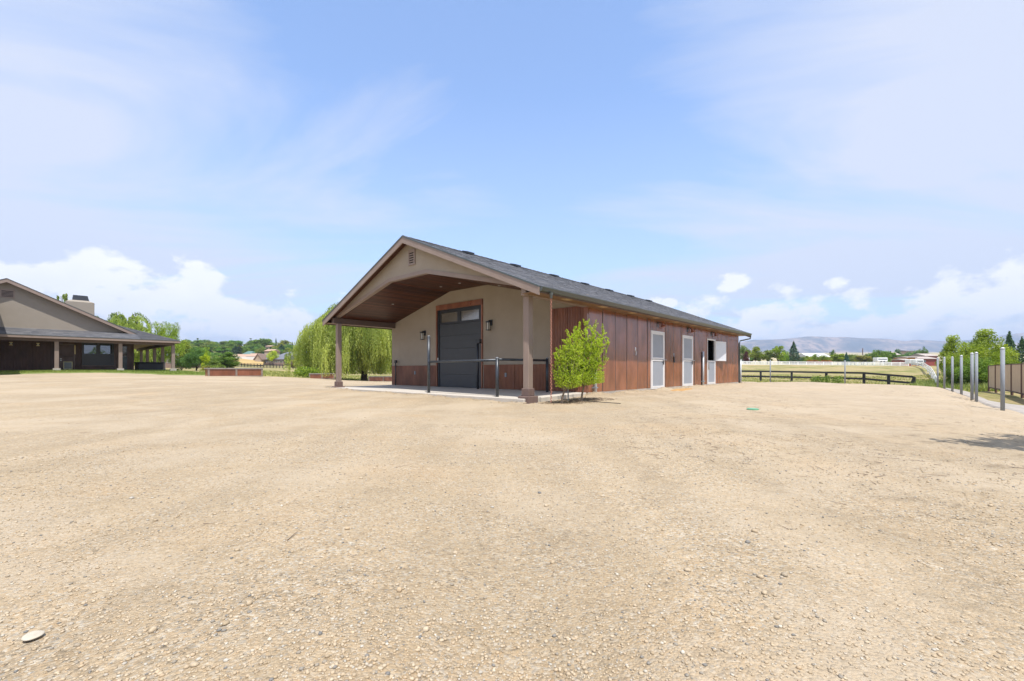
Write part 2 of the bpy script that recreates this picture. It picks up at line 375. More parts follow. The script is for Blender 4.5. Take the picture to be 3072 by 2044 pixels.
class MB:
    def __init__(s): s.V = []; s.F = []
    def add(s, V, Fc): k = len(s.V); s.V += [tuple(v) for v in V]; s.F += [tuple(i + k for i in f) for f in Fc]; return s
    def box(s, x0, x1, y0, y1, z0, z1):
        return s.add([(x0, y0, z0), (x1, y0, z0), (x1, y1, z0), (x0, y1, z0), (x0, y0, z1), (x1, y0, z1), (x1, y1, z1), (x0, y1, z1)],
                     [(0, 3, 2, 1), (4, 5, 6, 7), (0, 1, 5, 4), (1, 2, 6, 5), (2, 3, 7, 6), (3, 0, 4, 7)])
    def prism(s, pts, ext):
        """pts: planar polygon 3-D, ext: extrusion vector"""
        n = len(pts); e = Vector(ext); A = [Vector(p) for p in pts]
        return s.add(A + [p + e for p in A], [tuple(range(n))[::-1], tuple(range(n, 2 * n))] + [(i, (i + 1) % n, n + (i + 1) % n, n + i) for i in range(n)])
    def tube(s, pts, rad, seg=8, cap=True):
        pts = [Vector(p) for p in pts]; n = len(pts)
        if not hasattr(rad, '__len__'): rad = [rad] * n
        k = len(s.V); up = Vector((0, 0, 1))
        for i, p in enumerate(pts):
            t = (pts[min(i + 1, n - 1)] - pts[max(i - 1, 0)]).normalized()
            a = t.cross(up if abs(t.z) < .95 else Vector((1, 0, 0))).normalized(); b = t.cross(a)
            for j in range(seg):
                an = 2 * math.pi * j / seg; q = p + (a * math.cos(an) + b * math.sin(an)) * rad[i]; s.V.append(tuple(q))
        for i in range(n - 1):
            for j in range(seg):
                j2 = (j + 1) % seg; s.F.append((k + i * seg + j, k + i * seg + j2, k + (i + 1) * seg + j2, k + (i + 1) * seg + j))
        if cap: s.F.append(tuple(k + j for j in range(seg))[::-1]); s.F.append(tuple(k + (n - 1) * seg + j for j in range(seg)))
        return s
    def build(s, name, m, parent=None, smooth=False, label=None, kind=None):
        o = mk(name, s.V, s.F, m, parent, smooth)
        if label: o['label'] = label
        if kind: o['kind'] = kind
        return o
def tag(o, label=None, cat=None, group=None, kind=None):
    if label: o['label'] = label
    if cat: o['category'] = cat
    if group: o['group'] = group
    if kind: o['kind'] = kind
    return o
def thing(name, label, cat, loc=(0, 0, 0), rz=0, group=None):
    o = bpy.data.objects.new(name, None); COL.objects.link(o); o.location = loc; o.rotation_euler = (0, 0, rz); o.empty_display_size = .3
    return tag(o, label, cat, group)
def copy_tree(o, parent=None):
    c = o.copy(); COL.objects.link(c)
    if parent: c.parent = parent
    for ch in list(o.children): copy_tree(ch, c)
    return c
def bevel(o, w=.008):
    b = o.modifiers.new('bevel', 'BEVEL'); b.width = w; b.segments = 1; b.limit_method = 'ANGLE'; return o

# ------------------------------------------------------------------ frames
RX, RY = 2.556, 15.18; DX, DY = .6678, .7443; ROT = math.atan2(DY, DX)
def W(u, v, z=0): return Vector((RX + DX * u - DY * v, RY + DY * u + DX * v, z))
def PX(x, Y): return (x - CX) / F * Y
def ZY(y, Y): return CAMZ + (HOR - y) / F * Y

# ------------------------------------------------------------------ terrain
ctrl = []
def cp(X, Y, z): ctrl.append((X, Y, z))
for X, Y, z in [(0, .6, 0), (-2, 1, 0), (2, 1, 0), (0, 3, 0), (-3, 4, 0), (3, 4, 0), (0, 7, 0), (-6, 8, .03), (6, 8, 0), (0, 11, .02), (-10, 14, .14), (-4, 14, .1),
                (0, -3, 0), (4, -3, 0), (-4, -3, 0), (0, -30, 0), (0, -300, 0), (0, -3000, 20), (-8, -1, 0), (8, -1, -.03), (-30, 0, .4), (30, 0, -.6), (-300, 0, 10), (300, 0, 3), (-3000, 0, 60), (3000, 0, 40),
                (-2000, -2000, 40), (2000, -2000, 30)]: cp(X, Y, z)
for u, v, z in [(-3.5, -.3, .02), (-1.5, -.8, .09), (0, -.5, .14), (6, -.6, .155), (12, -.6, .16), (18, -.6, .16), (-4.2, 5, .08), (-4, 11.5, .16), (-2, 12.8, .14), (3, 4, .08), (3, 8, .08), (10, 6, .08), (16, 6, .08), (2, 12.6, .12), (10, 12.6, .05), (-1, 6, .08), (18.8, 6, .05),
                (19, 13, -.1), (-1.5, 2, .05), (-1.5, 10, .08), (7, 2, .08), (13, 2, .08)]:
    p = W(u, v); cp(p.x, p.y, z)
def cpx(x, Y, z): cp(PX(x, Y), Y, z)
for x, Y, z in [(0, 20, .45), (0, 29, .70), (500, 36, .62), (300, 25, .5), (600, 24, .42), (637, 33, .57), (784, 36, .50), (922, 43, .22), (965, 45, .09), (1140, 48, -.25), (1080, 55, -.3),
                (20, 33, .86), (170, 33, .87), (362, 36, .88), (518, 38.6, .88), (440, 50, .9), (0, 60, .9), (-200, 33, .8), (560, 50, .75),
                (640, 62, .9), (750, 60, .75), (860, 70, .6), (950, 75, .2), (700, 100, 1.3), (860, 110, 1.2), (730, 144, 2.0), (890, 140, 1.55), (960, 110, .7), (1050, 90, -.1), (560, 100, 1.4),
                (800, 230, 3.8), (900, 230, 3.9), (650, 220, 6), (600, 350, 17), (750, 420, 22), (900, 420, 17), (450, 350, 15), (300, 400, 16), (100, 400, 14), (1100, 420, 14), (700, 600, 26), (900, 700, 26),
                (2311, 35, .03), (2375, 35, 0), (2450, 34, -.02), (2535, 32.8, -.05), (2640, 31.5, -.06), (2740, 30, -.08), (2813, 27.5, -.05), (2857, 22, -.06), (2884, 19.5, -.07), (2916, 16.4, -.09), (3008, 12.3, -.11), (3100, 10, -.1),
                (2215, 29, .12), (2300, 25, .10), (2500, 20, .02), (2600, 14, -.02),
                (2282, 57, -.46), (2478, 54, -.6), (2592, 51, -.6), (2740, 47, -1.0), (2375, 42, -.4), (2600, 40, -.6), (2800, 36, -.9), (2420, 90, .5), (2600, 90, .3), (2760, 80, -.2),
                (2220, 148, 2.8), (2400, 148, 2.7), (2600, 148, 2.4), (2722, 135, 2.1), (2759, 110, 1.4), (2785, 78, .3), (2808, 46, -.6), (2300, 200, 3.7), (2600, 200, 3.3), (2800, 200, 3.4),
                (2860, 45, -.9), (2960, 40, -.8), (2968, 33, -.62), (3067, 24, -.55), (3040, 30, -.6), (2950, 21, -.5), (3060, 15.5, -.45), (3250, 14, -.4), (3400, 25, -.4), (3200, 60, 0), (3000, 100, 1),
                (2300, 500, 11), (2600, 500, 10), (2900, 500, 12), (2300, 1500, 56), (2600, 1500, 54), (2900, 1500, 60), (3200, 1500, 50), (2500, 3000, 110), (2900, 3000, 110), (1000, 3000, 100), (200, 3000, 100), (1500, 3000, 100), (1700, 120, 1), (1500, 300, 6), (1900, 300, 6)]: cpx(x, Y, z)
C = np.array(ctrl)
def q_(X, Y):
    r = np.sqrt(X * X + Y * Y) + .4; return np.stack([np.sin(np.arctan2(X, Y)) * 2.4, np.cos(np.arctan2(X, Y)) * 2.4, np.log(r)], -1)
Q = q_(C[:, 0], C[:, 1]); K = np.sqrt(((Q[:, None] - Q[None]) ** 2).sum(-1) + 1e-4)
n_ = len(C); A = np.zeros((n_ + 1, n_ + 1)); A[:n_, :n_] = K - np.eye(n_) * .002; A[:n_, n_] = 1; A[n_, :n_] = 1
wts = np.linalg.solve(A, np.append(C[:, 2], 0))
def tz(X, Y):
    X = np.atleast_1d(np.asarray(X, float)); Y = np.atleast_1d(np.asarray(Y, float)); sh = X.shape; X = X.ravel(); Y = Y.ravel(); out = np.empty(len(X))
    for i in range(0, len(X), 20000):
        q = q_(X[i:i + 20000], Y[i:i + 20000]); k = np.sqrt(((q[:, None] - Q[None]) ** 2).sum(-1) + 1e-4); out[i:i + 20000] = k @ wts[:n_] + wts[n_]
    return out.reshape(sh)
def g(X, Y): return float(tz(X, Y)[0])
def vnoise(X, Y, s, seed=0):
    rs = np.random.RandomState(seed); out = np.zeros_like(X, dtype=float)
    for k in range(6):
        a, b, c = rs.randn(3) * [1, 1, 6]; out += np.sin((X * a + Y * b) * s + c)
    return out / 3.5

# gravel yard edge: distance as a function of azimuth (x pixel, Y)
edge = [(-400, 22), (0, 29), (250, 32.5), (500, 36), (640, 33.5), (784, 36), (922, 43), (1000, 50), (1176, 56), (1500, 60), (1900, 60), (2160, 42), (2311, 35.6), (2375, 35.2), (2450, 34.5), (2535, 33.6), (2640, 32), (2740, 30.6), (2813, 28), (2857, 23.2), (2884, 20.6), (2916, 17.6), (3008, 13.3), (3072, 11.8), (3300, 9.5)]
eaz = [math.atan2(x - CX, F) for x, _ in edge]; er = [Y * math.hypot(1, (x - CX) / F) for x, Y in edge]
eaz = [-math.pi, -2.2, -1.4] + eaz + [1.35, 2.2, math.pi]; er = [30, 25, 28] + er + [14, 20, 30]
def Rg(a): return np.interp(a, eaz, er)

def polar(name, az, rfun, m, dz, ns):
    t = ns; A2, T = np.meshgrid(az, t, indexing='ij'); Rr = rfun(A2, T); X = Rr * np.sin(A2); Y = Rr * np.cos(A2); Z = tz(X, Y) + dz(X, Y, Rr, T)
    V = np.stack([X, Y, Z], -1).reshape(-1, 3); na, nt_ = A2.shape
    i = (np.arange(na - 1)[:, None] * nt_ + np.arange(nt_ - 1)[None]).ravel()
    Fc = np.stack([i, i + 1, i + nt_ + 1, i + nt_], -1)[:, ::-1]
    return mk_fast(name, V, 4, m, faces=Fc[:, ::-1], smooth=True)
azs = np.concatenate([np.linspace(-math.pi, -.95, 30, endpoint=False), np.linspace(-.95, .95, 260, endpoint=False), np.linspace(.95, math.pi, 30)])
rad = np.concatenate([[0.02], np.geomspace(.6, 7400, 230)])
def gdz(X, Y, R, T):
    yard = np.clip((R - Rg(np.arctan2(X, Y))) / np.maximum(1.0, R * .02), 0, 1)      # sinks under the yard sheet
    return -.10 * (1 - yard) - .02 * yard + .05 * vnoise(X, Y, .35) * yard * (R > 20) + np.clip(R - 150, 0, 200) / 200 * vnoise(X, Y, .012, 3) * 1.2
tag(polar('ground', azs, lambda a, t: t, 'pasture', gdz, rad), kind='structure')
tt = np.concatenate([[0.0005], np.geomspace(.012, 1, 230)])
def ydz(X, Y, R, T):
    micro = (.010 * vnoise(X, Y, 1.6, 5) + .006 * vnoise(X, Y, 5.5, 6)) * (R < 40)
    rut = .012 * np.sin((X * .93 - Y * .37) * 3.9) * np.exp(-((X * .93 - Y * .37 - 1.5) / 2.5) ** 2)
    edge_ = np.clip((T - .97) / .03, 0, 1)
    wob = .05 * vnoise(X, Y, .9, 8) * (T > .6) * (R > 9) * (X > 8)
    u = (X - RX) * DX + (Y - RY) * DY; v = -(X - RX) * DY + (Y - RY) * DX
    m1 = np.clip(1 - np.abs(v + .15) / .45, 0, 1) * (u > -.3) * (u < 18.5) * (v < .3); m2 = np.clip(1 - np.abs(u + 3.42) / .40, 0, 1) * (v > -.3) * (v < 12.2) * (u < -3.3)
    mound = m1 * (.045 + .05 * vnoise(X, Y, 2.3, 51) + .02 * vnoise(X, Y, 9, 52)) + m2 * (.05 + .05 * vnoise(X, Y, 2.1, 53) + .02 * vnoise(X, Y, 8, 54))
    return micro + rut + mound + wob * (1 - edge_) - .11 * edge_ ** 2
az2 = np.concatenate([np.linspace(-math.pi, -.95, 24, endpoint=False), np.linspace(-.95, .95, 300, endpoint=False), np.linspace(.95, math.pi, 24)])
tag(polar('gravel_yard', az2, lambda a, t: np.maximum(t * (Rg(a) + .25 * np.sin(a * 90) + .2 * np.sin(a * 217)), .02), 'gravel', ydz, tt), kind='structure')
# lawn strip in front of the house
azl = np.linspace(-1.1, math.atan2(650 - CX, F), 160)
tag(polar('lawn', azl, lambda a, t: Rg(a) - .5 + .25 * np.sin(a * 90) + t * 7.5, 'lawn', lambda X, Y, R, T: -.12 + .18 * np.clip(T * 9, 0, 1) + 0 * X, np.linspace(0, 1, 22)), kind='structure')
# grey alley beyond the pen, right
aza = np.linspace(math.atan2(2830 - CX, F), 1.15, 60)
tag(polar('alley', aza, lambda a, t: Rg(a) - .3 + t * np.interp(a, [math.atan2(2830 - CX, F), 1.15], [9, 13]), 'alley', lambda X, Y, R, T: -.14 + .16 * np.clip(T * 9, 0, 1) + .02 * vnoise(X, Y, 1.5, 61), np.linspace(0, 1, 40)), kind='structure')
# dry grass slopes on the far hillside
azd = np.linspace(math.atan2(655 - CX, F), math.atan2(790 - CX, F), 40)
tag(polar('dry_slope', azd, lambda a, t: (190 + t * 60) / np.cos(a), 'drygrass', lambda X, Y, R, T: 0.25 + np.sin(T * np.pi) * 1.3, np.linspace(0, 1, 10)), kind='structure')

# mountains
def mountains():
    nA, nR = 420, 26; az = np.linspace(-1.3, 1.6, nA)
    px = CX + np.tan(np.clip(az, -1.2, 1.2)) * F
    top = np.interp(px, [-2000, 0, 900, 1800, 2160, 2215, 2260, 2330, 2390, 2425, 2540, 2600, 2660, 2720, 2750, 2830, 2900, 2990, 3072, 3300, 4000],
                    [1030, 1040, 1045, 1040, 1030, 1028, 1020, 1019, 1015, 1011, 1012.5, 1017, 1018, 1024, 1020.5, 1025, 1020, 1010, 1000, 1002, 1020])
    A2, T = np.meshgrid(az, np.linspace(0, 1, nR), indexing='ij'); D = 5200 + 1300 * T; Rr = D / np.maximum(np.cos(A2), .35)
    X = Rr * np.sin(A2); Y = Rr * np.cos(A2)
    ztop = (HOR - top)[:, None] / F * 6500 + 1
    prof = np.clip(T / .93, 0, 1) ** 1.15
    rid = vnoise(X, Y, .004, 2) * .5 + vnoise(X, Y, .011, 4) * .3 + vnoise(X, Y, .03, 9) * .16
    Z = 40 + (ztop - 40) * prof + rid * 95 * np.sin(np.clip(prof, 0, 1) * math.pi) + rid * 9 * prof - 300 * np.clip((T - .93) / .07, 0, 1)
    i = (np.arange(nA - 1)[:, None] * nR + np.arange(nR - 1)[None]).ravel()
    o = mk_fast('mountains', np.stack([X, Y, Z], -1).reshape(-1, 3), 4, 'mountain', faces=np.stack([i, i + 1, i + nR + 1, i + nR], -1), smooth=True)
    tag(o, kind='structure')
mountains()

# ------------------------------------------------------------------ barn
SL, SOF = .224, 3.19            # slab height, soffit height
VR, VL, VRG = -.66, 12.25, 5.8  # eaves right / left, ridge
UF, UB = -3.45, 18.15
SLOPE = 2.66 / 6.46
def roofz(v): return 3.33 + SLOPE * ((v - VR) if v < VRG else (VL - v) * (VRG - VR) / (VL - VRG))
barn = thing('barn', 'long barn with rust brown steel siding, open gabled porch and grey shingle roof', 'barn', W(0, 0), ROT)

def corrug(name, along, a0, a1, z0, z1, m, off=.02, flip=False, rib=.0685, tilt=0):
    """along 'u' : wall plane v=0 facing -v ; along 'v': wall plane u=0 facing -u"""
    n = max(2, int(round((a1 - a0) / rib * 4))); xs = np.linspace(a0, a1, n + 1)
    pat = [0, .026, .026, 0]; V = []
    for i, x in enumerate(xs):
        d = off + pat[i % 4] + tilt * (x - a0)
        for z in (z0, z1): V.append((x, -d, z) if along == 'u' else (-d, x, z))
    V += [(a0, 0, z0), (a0, 0, z1), (a1, 0, z0), (a1, 0, z1)] if along == 'u' else [(0, a0, z0), (0, a0, z1), (0, a1, z0), (0, a1, z1)]
    k = len(xs) * 2; Fc = [(2 * i, 2 * i + 2, 2 * i + 3, 2 * i + 1) for i in range(n)] + [(k, 0, 1, k + 1), (k - 2, k + 2, k + 3, k - 1)]
    return mk(name, V, Fc, m, barn)

rnd = random.Random(4)
doors = [(4.94, 6.31, .18, 2.68), (8.434, 9.81, .20, 2.69), (11.95, 13.29, .20, 2.70)]
def in_door(a, b):
    for d in doors:
        if a < d[1] - .01 and b > d[0] + .01: return d
cuts = sorted(set([round(.08 + .912 * i, 3) for i in range(20)] + [17.80] + [d[0] for d in doors] + [d[1] for d in doors]))
cuts = [c for c in cuts if c <= 17.8]
cl = [cuts[0]]
for c in cuts[1:]:
    if c - cl[-1] < .12 and c not in [x for d in doors for x in d[:2]] + [17.8]: continue
    cl.append(c)
np_a = 0
for a, b in zip(cl[:-1], cl[1:]):
    d = in_door(a, b); z0 = SL if not d else d[3] + .005
    corrug('wall_panel', 'u', a + .016, b - .016, z0, SOF + .02, 'rust', .02 + .014 * (np_a % 2), tilt=rnd.uniform(-.010, .010)); np_a += 1
    if a > .3 and not (d and abs(a - d[0]) > .01 and abs(a - d[1]) < .01): MB().box(a - .010, a + .010, -.052, .0, z0, SOF).build('seam_shade_strip', 'trim_dark', barn)  # dark strip painted in for the shade line along each panel seam
# front wall: full-height panels beside the corner, wainscot elsewhere
DV0, DV1 = 5.065, 8.14
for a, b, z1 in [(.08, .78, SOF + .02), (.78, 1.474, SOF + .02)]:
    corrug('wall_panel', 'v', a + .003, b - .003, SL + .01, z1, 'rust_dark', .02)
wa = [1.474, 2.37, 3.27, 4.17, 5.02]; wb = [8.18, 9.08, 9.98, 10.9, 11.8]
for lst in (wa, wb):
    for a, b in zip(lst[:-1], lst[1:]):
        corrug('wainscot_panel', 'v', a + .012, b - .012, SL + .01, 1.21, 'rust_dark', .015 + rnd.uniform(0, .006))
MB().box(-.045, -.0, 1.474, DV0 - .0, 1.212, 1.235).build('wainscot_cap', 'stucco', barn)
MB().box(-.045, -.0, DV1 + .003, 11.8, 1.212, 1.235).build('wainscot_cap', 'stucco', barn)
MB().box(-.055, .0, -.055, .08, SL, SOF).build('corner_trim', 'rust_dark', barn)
MB().box(17.80, 17.87, -.06, .0, SL, SOF).build('corner_trim', 'trim_dark', barn)
# ceiling line of the porch
def ceilz(v):
    return float(np.interp(v, [0, 4.82, 7.2, 11.83], [3.36, 4.53, 4.53, 3.33]))
# stucco front wall as one polygon plate behind the panels with the doorway left out
t = MB()
def plate(pts): t.prism([(0.0, v, z) for v, z in pts], (.18, 0, 0))
plate([(0.002, SL), (DV0, SL), (DV0, ceilz(DV0) + .25), (4.82, 4.75), (0.002, 3.60)])
plate([(DV1, SL), (11.83, SL), (11.83, 3.6), (DV1, ceilz(DV1) + .25)])
plate([(DV0, 3.97), (DV1, 3.97), (DV1, ceilz(DV1) + .25), (7.2, 4.78), (DV0, 4.78)])
t.build('stucco_wall', 'stucco', barn)
# rear and left walls, right wall backing
MB().box(.18, 17.87, 11.68, 11.83, SL, 3.4).build('side_wall', 'stucco', barn)
MB().box(17.72, 17.87, .1, 11.68, SL, 3.4).prism([(17.72, .1, 3.4), (17.72, 11.68, 3.4), (17.72, VRG, 5.7)], (.15, 0, 0)).build('end_wall', 'stucco', barn)
t = MB(); us = [0.18] + [x for d in doors for x in d[:2]] + [17.72]
for a, b in zip(us[0::2], us[1::2]): t.box(a, b, 0.0, .1, SL, 3.25)
for d in doors: t.box(d[0], d[1], 0.0, .1, d[3], 3.25)
t.build('wall_backing', 'dark', barn)
MB().box(.2, 17.7, 4.4, 4.5, SL, 3.2).box(10.6, 10.7, .1, 4.4, SL, 2.4).box(14.6, 14.7, .1, 4.4, SL, 2.4).build('stall_partition', 'dark', barn)
MB().box(13.1, 13.3, 2.3, 2.45, SL, 3.2).build('stall_post', 'galv', barn)
MB().box(.0, 17.87, -.045, 11.83, -.3, SL - .002).build('foundation', 'concrete_dk', barn)

# roof deck and shingles
def slope_pt(side, s, u):
    """s distance up from the eave measured horizontally"""
    v = VR + s if side == 0 else VL - s
    return Vector((u, v, roofz(v)))
for side in (0, 1):
    e = VR if side == 0 else VL; hd = .10
    pts = [(UF + .03, e, roofz(e) - .035), (UF + .03, VRG, roofz(VRG) - .035), (UF + .03, VRG, roofz(VRG) - hd), (UF + .03, e, roofz(e) - hd)]
    MB().prism(pts, (UB - UF - .06, 0, 0)).build('roof_deck', 'trim_dark', barn)
def shingles(parent, origin, eu, ev, nrm, length, run, expo=.145, tab=.31, seed=1, name='shingle', m='shingle'):
    """rows of tabs; origin corner at eave, eu along eave, ev up the slope (unit), nrm outward"""
    rs = np.random.RandomState(seed); rows = int(math.ceil(run / expo)); Vs = []; lr = []
    o = np.array(origin); eu = np.array(eu, float); ev = np.array(ev, float); nr = np.array(nrm, float)
    for r in range(rows):
        a = rs.uniform(0, tab); edges = [0]
        while a < length: edges.append(a); a += tab * rs.uniform(.6, 1.3)
        edges.append(length); e0 = np.array(edges[:-1]); e1 = np.array(edges[1:]); keep = e1 - e0 > .03; e0 = e0[keep]; e1 = e1[keep]; k = len(e0)
        s0 = r * expo; s1 = min(s0 + expo * 1.15, run); lift = rs.choice([.005, .009], k)
        P = lambda e, s, h: o + e[:, None] * eu + s * ev + (h[:, None] if hasattr(h, 'shape') else np.full((k, 1), h)) * nr
        q1 = np.stack([P(e0, s0, lift), P(e1, s0, lift), P(e1, s1, .004), P(e0, s1, .004)], 1)
        q2 = np.stack([P(e0, s0, -.004), P(e1, s0, -.004), P(e1, s0, lift), P(e0, s0, lift)], 1)
        cv = np.clip(rs.rand(k) * .75 + (lift > .007) * .2, 0, 1)
        Vs += [q1.reshape(-1, 3), q2.reshape(-1, 3)]; lr += [cv, cv * .4]
    return tag(mk_fast(name, np.concatenate(Vs), 4, m, parent, np.concatenate(lr)), kind='stuff')
def slope_shingles(side, seed):
    e = VR if side == 0 else VL; sgn = 1 if side == 0 else -1; run = abs(VRG - e); rise = roofz(VRG) - roofz(e); Ls = math.hypot(run, rise)
    ev = (0, sgn * run / Ls, rise / Ls); nr = (0, -sgn * rise / Ls, run / Ls)
    shingles(barn, (UF, e, roofz(e) - .02), (1, 0, 0), ev, nr, UB - UF, Ls, seed=seed)
slope_shingles(0, 1); slope_shingles(1, 2)
# ridge caps, each its own piece
n = 70; L0 = (UB - UF) / n
r0 = None
for i in range(n):
    u = UF + i * L0; zt = roofz(VRG)
    if r0 is None:
        r0 = MB().add([(0, -.15, -.075), (0, 0, 0), (0, .15, -.075), (L0 * 1.25, -.15, -.085), (L0 * 1.25, 0, -.012), (L0 * 1.25, .15, -.085)], [(0, 1, 4, 3), (1, 2, 5, 4)]).build('ridge_cap', mat('ridge_shingle', (.12, .12, .13), .85, .2, 9, objvar=.35), barn); o = r0
    else: o = r0.copy(); COL.objects.link(o); o.parent = barn
    o.location = (u, VRG, zt + .022)
# rake boards (front and back), drip edge
for uu, th in ((UF - .02, .045), (UB - .025, .045)):
    for e in (VR, VL):
        z0, z1 = roofz(e), roofz(VRG); W_ = .205
        MB().prism([(uu, e, z0 - .05), (uu, VRG, z1 - .05), (uu, VRG, z1 - .05 - W_ * 1.08), (uu, e, z0 - .05 - W_ * 1.08)], (th, 0, 0)).build('rake_board', 'trim', barn)
        MB().prism([(uu - .015, e, z0 + .0), (uu - .015, VRG, z1 + .0), (uu - .015, VRG, z1 - .052), (uu - .015, e, z0 - .052)], (th + .01, 0, 0)).build('drip_edge', 'gutter', barn)
# eave fascia and gutters
for sgn, e in ((-1, VR), (1, VL)):
    y0, y1 = sorted((e, e - sgn * .03)); MB().box(UF + .03, UB - .03, y0, y1, 3.13, roofz(e) - .05).build('fascia_board', 'trim_dark', barn)
    prof = [(0, 0), (0, .115), (.015, .125), (.12, .125), (.12, .10), (.095, .07), (.07, .02), (.05, 0)]
    pts = [(UF + .02, e + sgn * (p[0] + .002), 3.165 + p[1]) for p in prof]
    MB().prism(pts, (UB - UF - .04, 0, 0)).build('gutter', 'gutter', barn)
# eave soffit, planks with louvre vents
for sgn, e, w_ in ((-1, VR, 0), (1, VL, 11.83)):
    a, b = sorted((e - sgn * .03, w_ - (.0 if sgn < 0 else 0)))
    n = max(2, int(round((b - a) / .132))); s0 = (b - a) / n
    for i in range(n): MB().box(UF + .06, UB - .06, a + i * s0 + .003, a + (i + 1) * s0 - .003, SOF - .02, SOF).build('soffit_plank', 'soffit', barn)
v0 = None
for i in range(9):
    o = MB().box(0, .38, -.48, -.27, SOF - .028, SOF - .0205)
    for k in range(5): o.box(.02, .36, -.47 + k * .042, -.455 + k * .042, SOF - .034, SOF - .028)
    o = o.build('soffit_vent', 'soffit_vent', barn); o.location.x = -1.9 + 2.15 * i
MB().box(-.0, 17.8, -.04, -.005, SOF - .07, SOF - .021).build('frieze_trim', 'soffit', barn)

# porch gable: stucco face at the column line with arched trim
GU = -3.12
arch = [(0.0, 3.40), (4.82, 4.52), (7.2, 4.52), (11.7, 3.40)]
pts = [(GU, -.0, 3.56), (GU, 4.82, 4.70), (GU, 7.2, 4.70), (GU, 11.72, 3.56), (GU, 11.72, roofz(11.72) - .10), (GU, VRG, roofz(VRG) - .10), (GU, -.0, roofz(0) - .10)]
t = MB()
for (a, za), (b, zb) in zip([(0, 3.5), (4.82, 4.64), (7.2, 4.64)], [(4.82, 4.64), (7.2, 4.64), (11.72, 3.5)]):
    seg = [(GU, a, za), (GU, b, zb)]
    top = [(GU, b, roofz(b) - .1)] + ([(GU, VRG, roofz(VRG) - .1)] if a < VRG < b else []) + [(GU, a, roofz(a) - .1)]
    t.prism(seg + top, (.14, 0, 0))
t.build('gable_wall', 'stucco', barn)
for (a, za), (b, zb) in zip(arch[:-1], arch[1:]):
    MB().prism([(GU - .03, a, za - .02), (GU - .03, b, zb - .02), (GU - .03, b, zb + .12), (GU - .03, a, za + .12)], (.17, 0, 0)).build('arch_trim', 'trim', barn)
# rake soffit planks in front of the gable face
for side, (e0, e1) in enumerate(((VR, VRG), (VRG, VL))):
    for i in range(2):
        u0 = UF + .03 + i * .15; u1 = u0 + .145
        z0, z1 = roofz(e0) - .13, roofz(e1) - .13
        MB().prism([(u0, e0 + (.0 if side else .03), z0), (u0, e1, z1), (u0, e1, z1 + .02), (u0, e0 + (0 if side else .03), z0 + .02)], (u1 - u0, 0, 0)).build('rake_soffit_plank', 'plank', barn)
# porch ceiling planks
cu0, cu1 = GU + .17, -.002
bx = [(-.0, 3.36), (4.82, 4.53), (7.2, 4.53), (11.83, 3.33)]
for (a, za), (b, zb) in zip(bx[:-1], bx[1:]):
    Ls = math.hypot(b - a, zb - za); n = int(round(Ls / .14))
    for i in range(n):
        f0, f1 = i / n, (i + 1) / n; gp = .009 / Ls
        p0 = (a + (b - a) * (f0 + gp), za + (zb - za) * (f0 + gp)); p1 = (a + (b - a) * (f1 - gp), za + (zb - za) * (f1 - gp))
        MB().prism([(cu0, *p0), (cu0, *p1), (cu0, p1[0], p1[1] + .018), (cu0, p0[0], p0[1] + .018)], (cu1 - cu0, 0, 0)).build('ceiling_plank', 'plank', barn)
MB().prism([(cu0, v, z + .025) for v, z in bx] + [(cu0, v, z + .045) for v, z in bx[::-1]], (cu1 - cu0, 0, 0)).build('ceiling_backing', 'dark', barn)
for u, v in ((-1.0, 6.6), (-1.0, 5.4), (-1.6, 9.3), (-1.6, 2.6)):
    z = ceilz(v) - .006; MB().tube([(u, v, z), (u, v, z + .02)], .055, 12).build('can_light', 'wall_white', barn)
# beams
for vc in (.02, 11.55):
    bevel(MB().box(-3.30, -.0, vc - .09 if vc < 1 else vc - .05, vc + .11 if vc < 1 else vc + .15, 3.145, 3.40).build('porch_beam', 'trim' if vc < 1 else 'trim_dark', barn), .01)
# columns
for vc, zb in ((.06, .0), (11.5, .18)):
    r = .105 if vc < 1 else .10
    c = bevel(MB().box(GU + .06 - r, GU + .06 + r, vc - r, vc + r, zb + .15, 3.143).build('porch_column', 'column', barn), .012)
    r2 = .14; bevel(MB().box(GU + .06 - r2, GU + .06 + r2, vc - r2, vc + r2, .24, .46).build('column_plinth', 'colbase', c), .012)
    r3 = .215; bevel(MB().box(GU + .06 - r3, GU + .06 + r3, vc - r3, vc + r3, -.1, .24).build('column_base', 'colbase', c), .015)
# gable vent
def vent(parent, frame, w, h, wall):
    """frame(a,b,c): a across, b up, c outwards"""
    f = MB()
    def bx_(a0, a1, b0, b1, c0, c1, mb): mb.box(*frame(a0, a1, b0, b1, c0, c1))
    bx_(-w / 2, w / 2, 0, .07, 0, .04, f); bx_(-w / 2, w / 2, h - .07, h, 0, .04, f); bx_(-w / 2, -w / 2 + .07, .07, h - .07, 0, .04, f); bx_(w / 2 - .07, w / 2, .07, h - .07, 0, .04, f)
    fo = f.build('gable_vent', wall, parent)
    b = MB(); bx_(-w / 2 + .07, w / 2 - .07, .07, h - .07, .002, .008, b); b.build('vent_backing', 'dark', fo)
    n = 5
    for i in range(n):
        s = MB(); z = .07 + (h - .14) * (i + .55) / n; bx_(-w / 2 + .07, w / 2 - .07, z, z + (h - .14) / n * .45, .008, .034, s); s.build('louver', wall, fo)
vent(barn, lambda a0, a1, b0, b1, c0, c1: (GU - c1, GU - c0, VRG - .13 + a0, VRG - .13 + a1, 4.93 + b0, 4.93 + b1), .42, .58, 'trim')
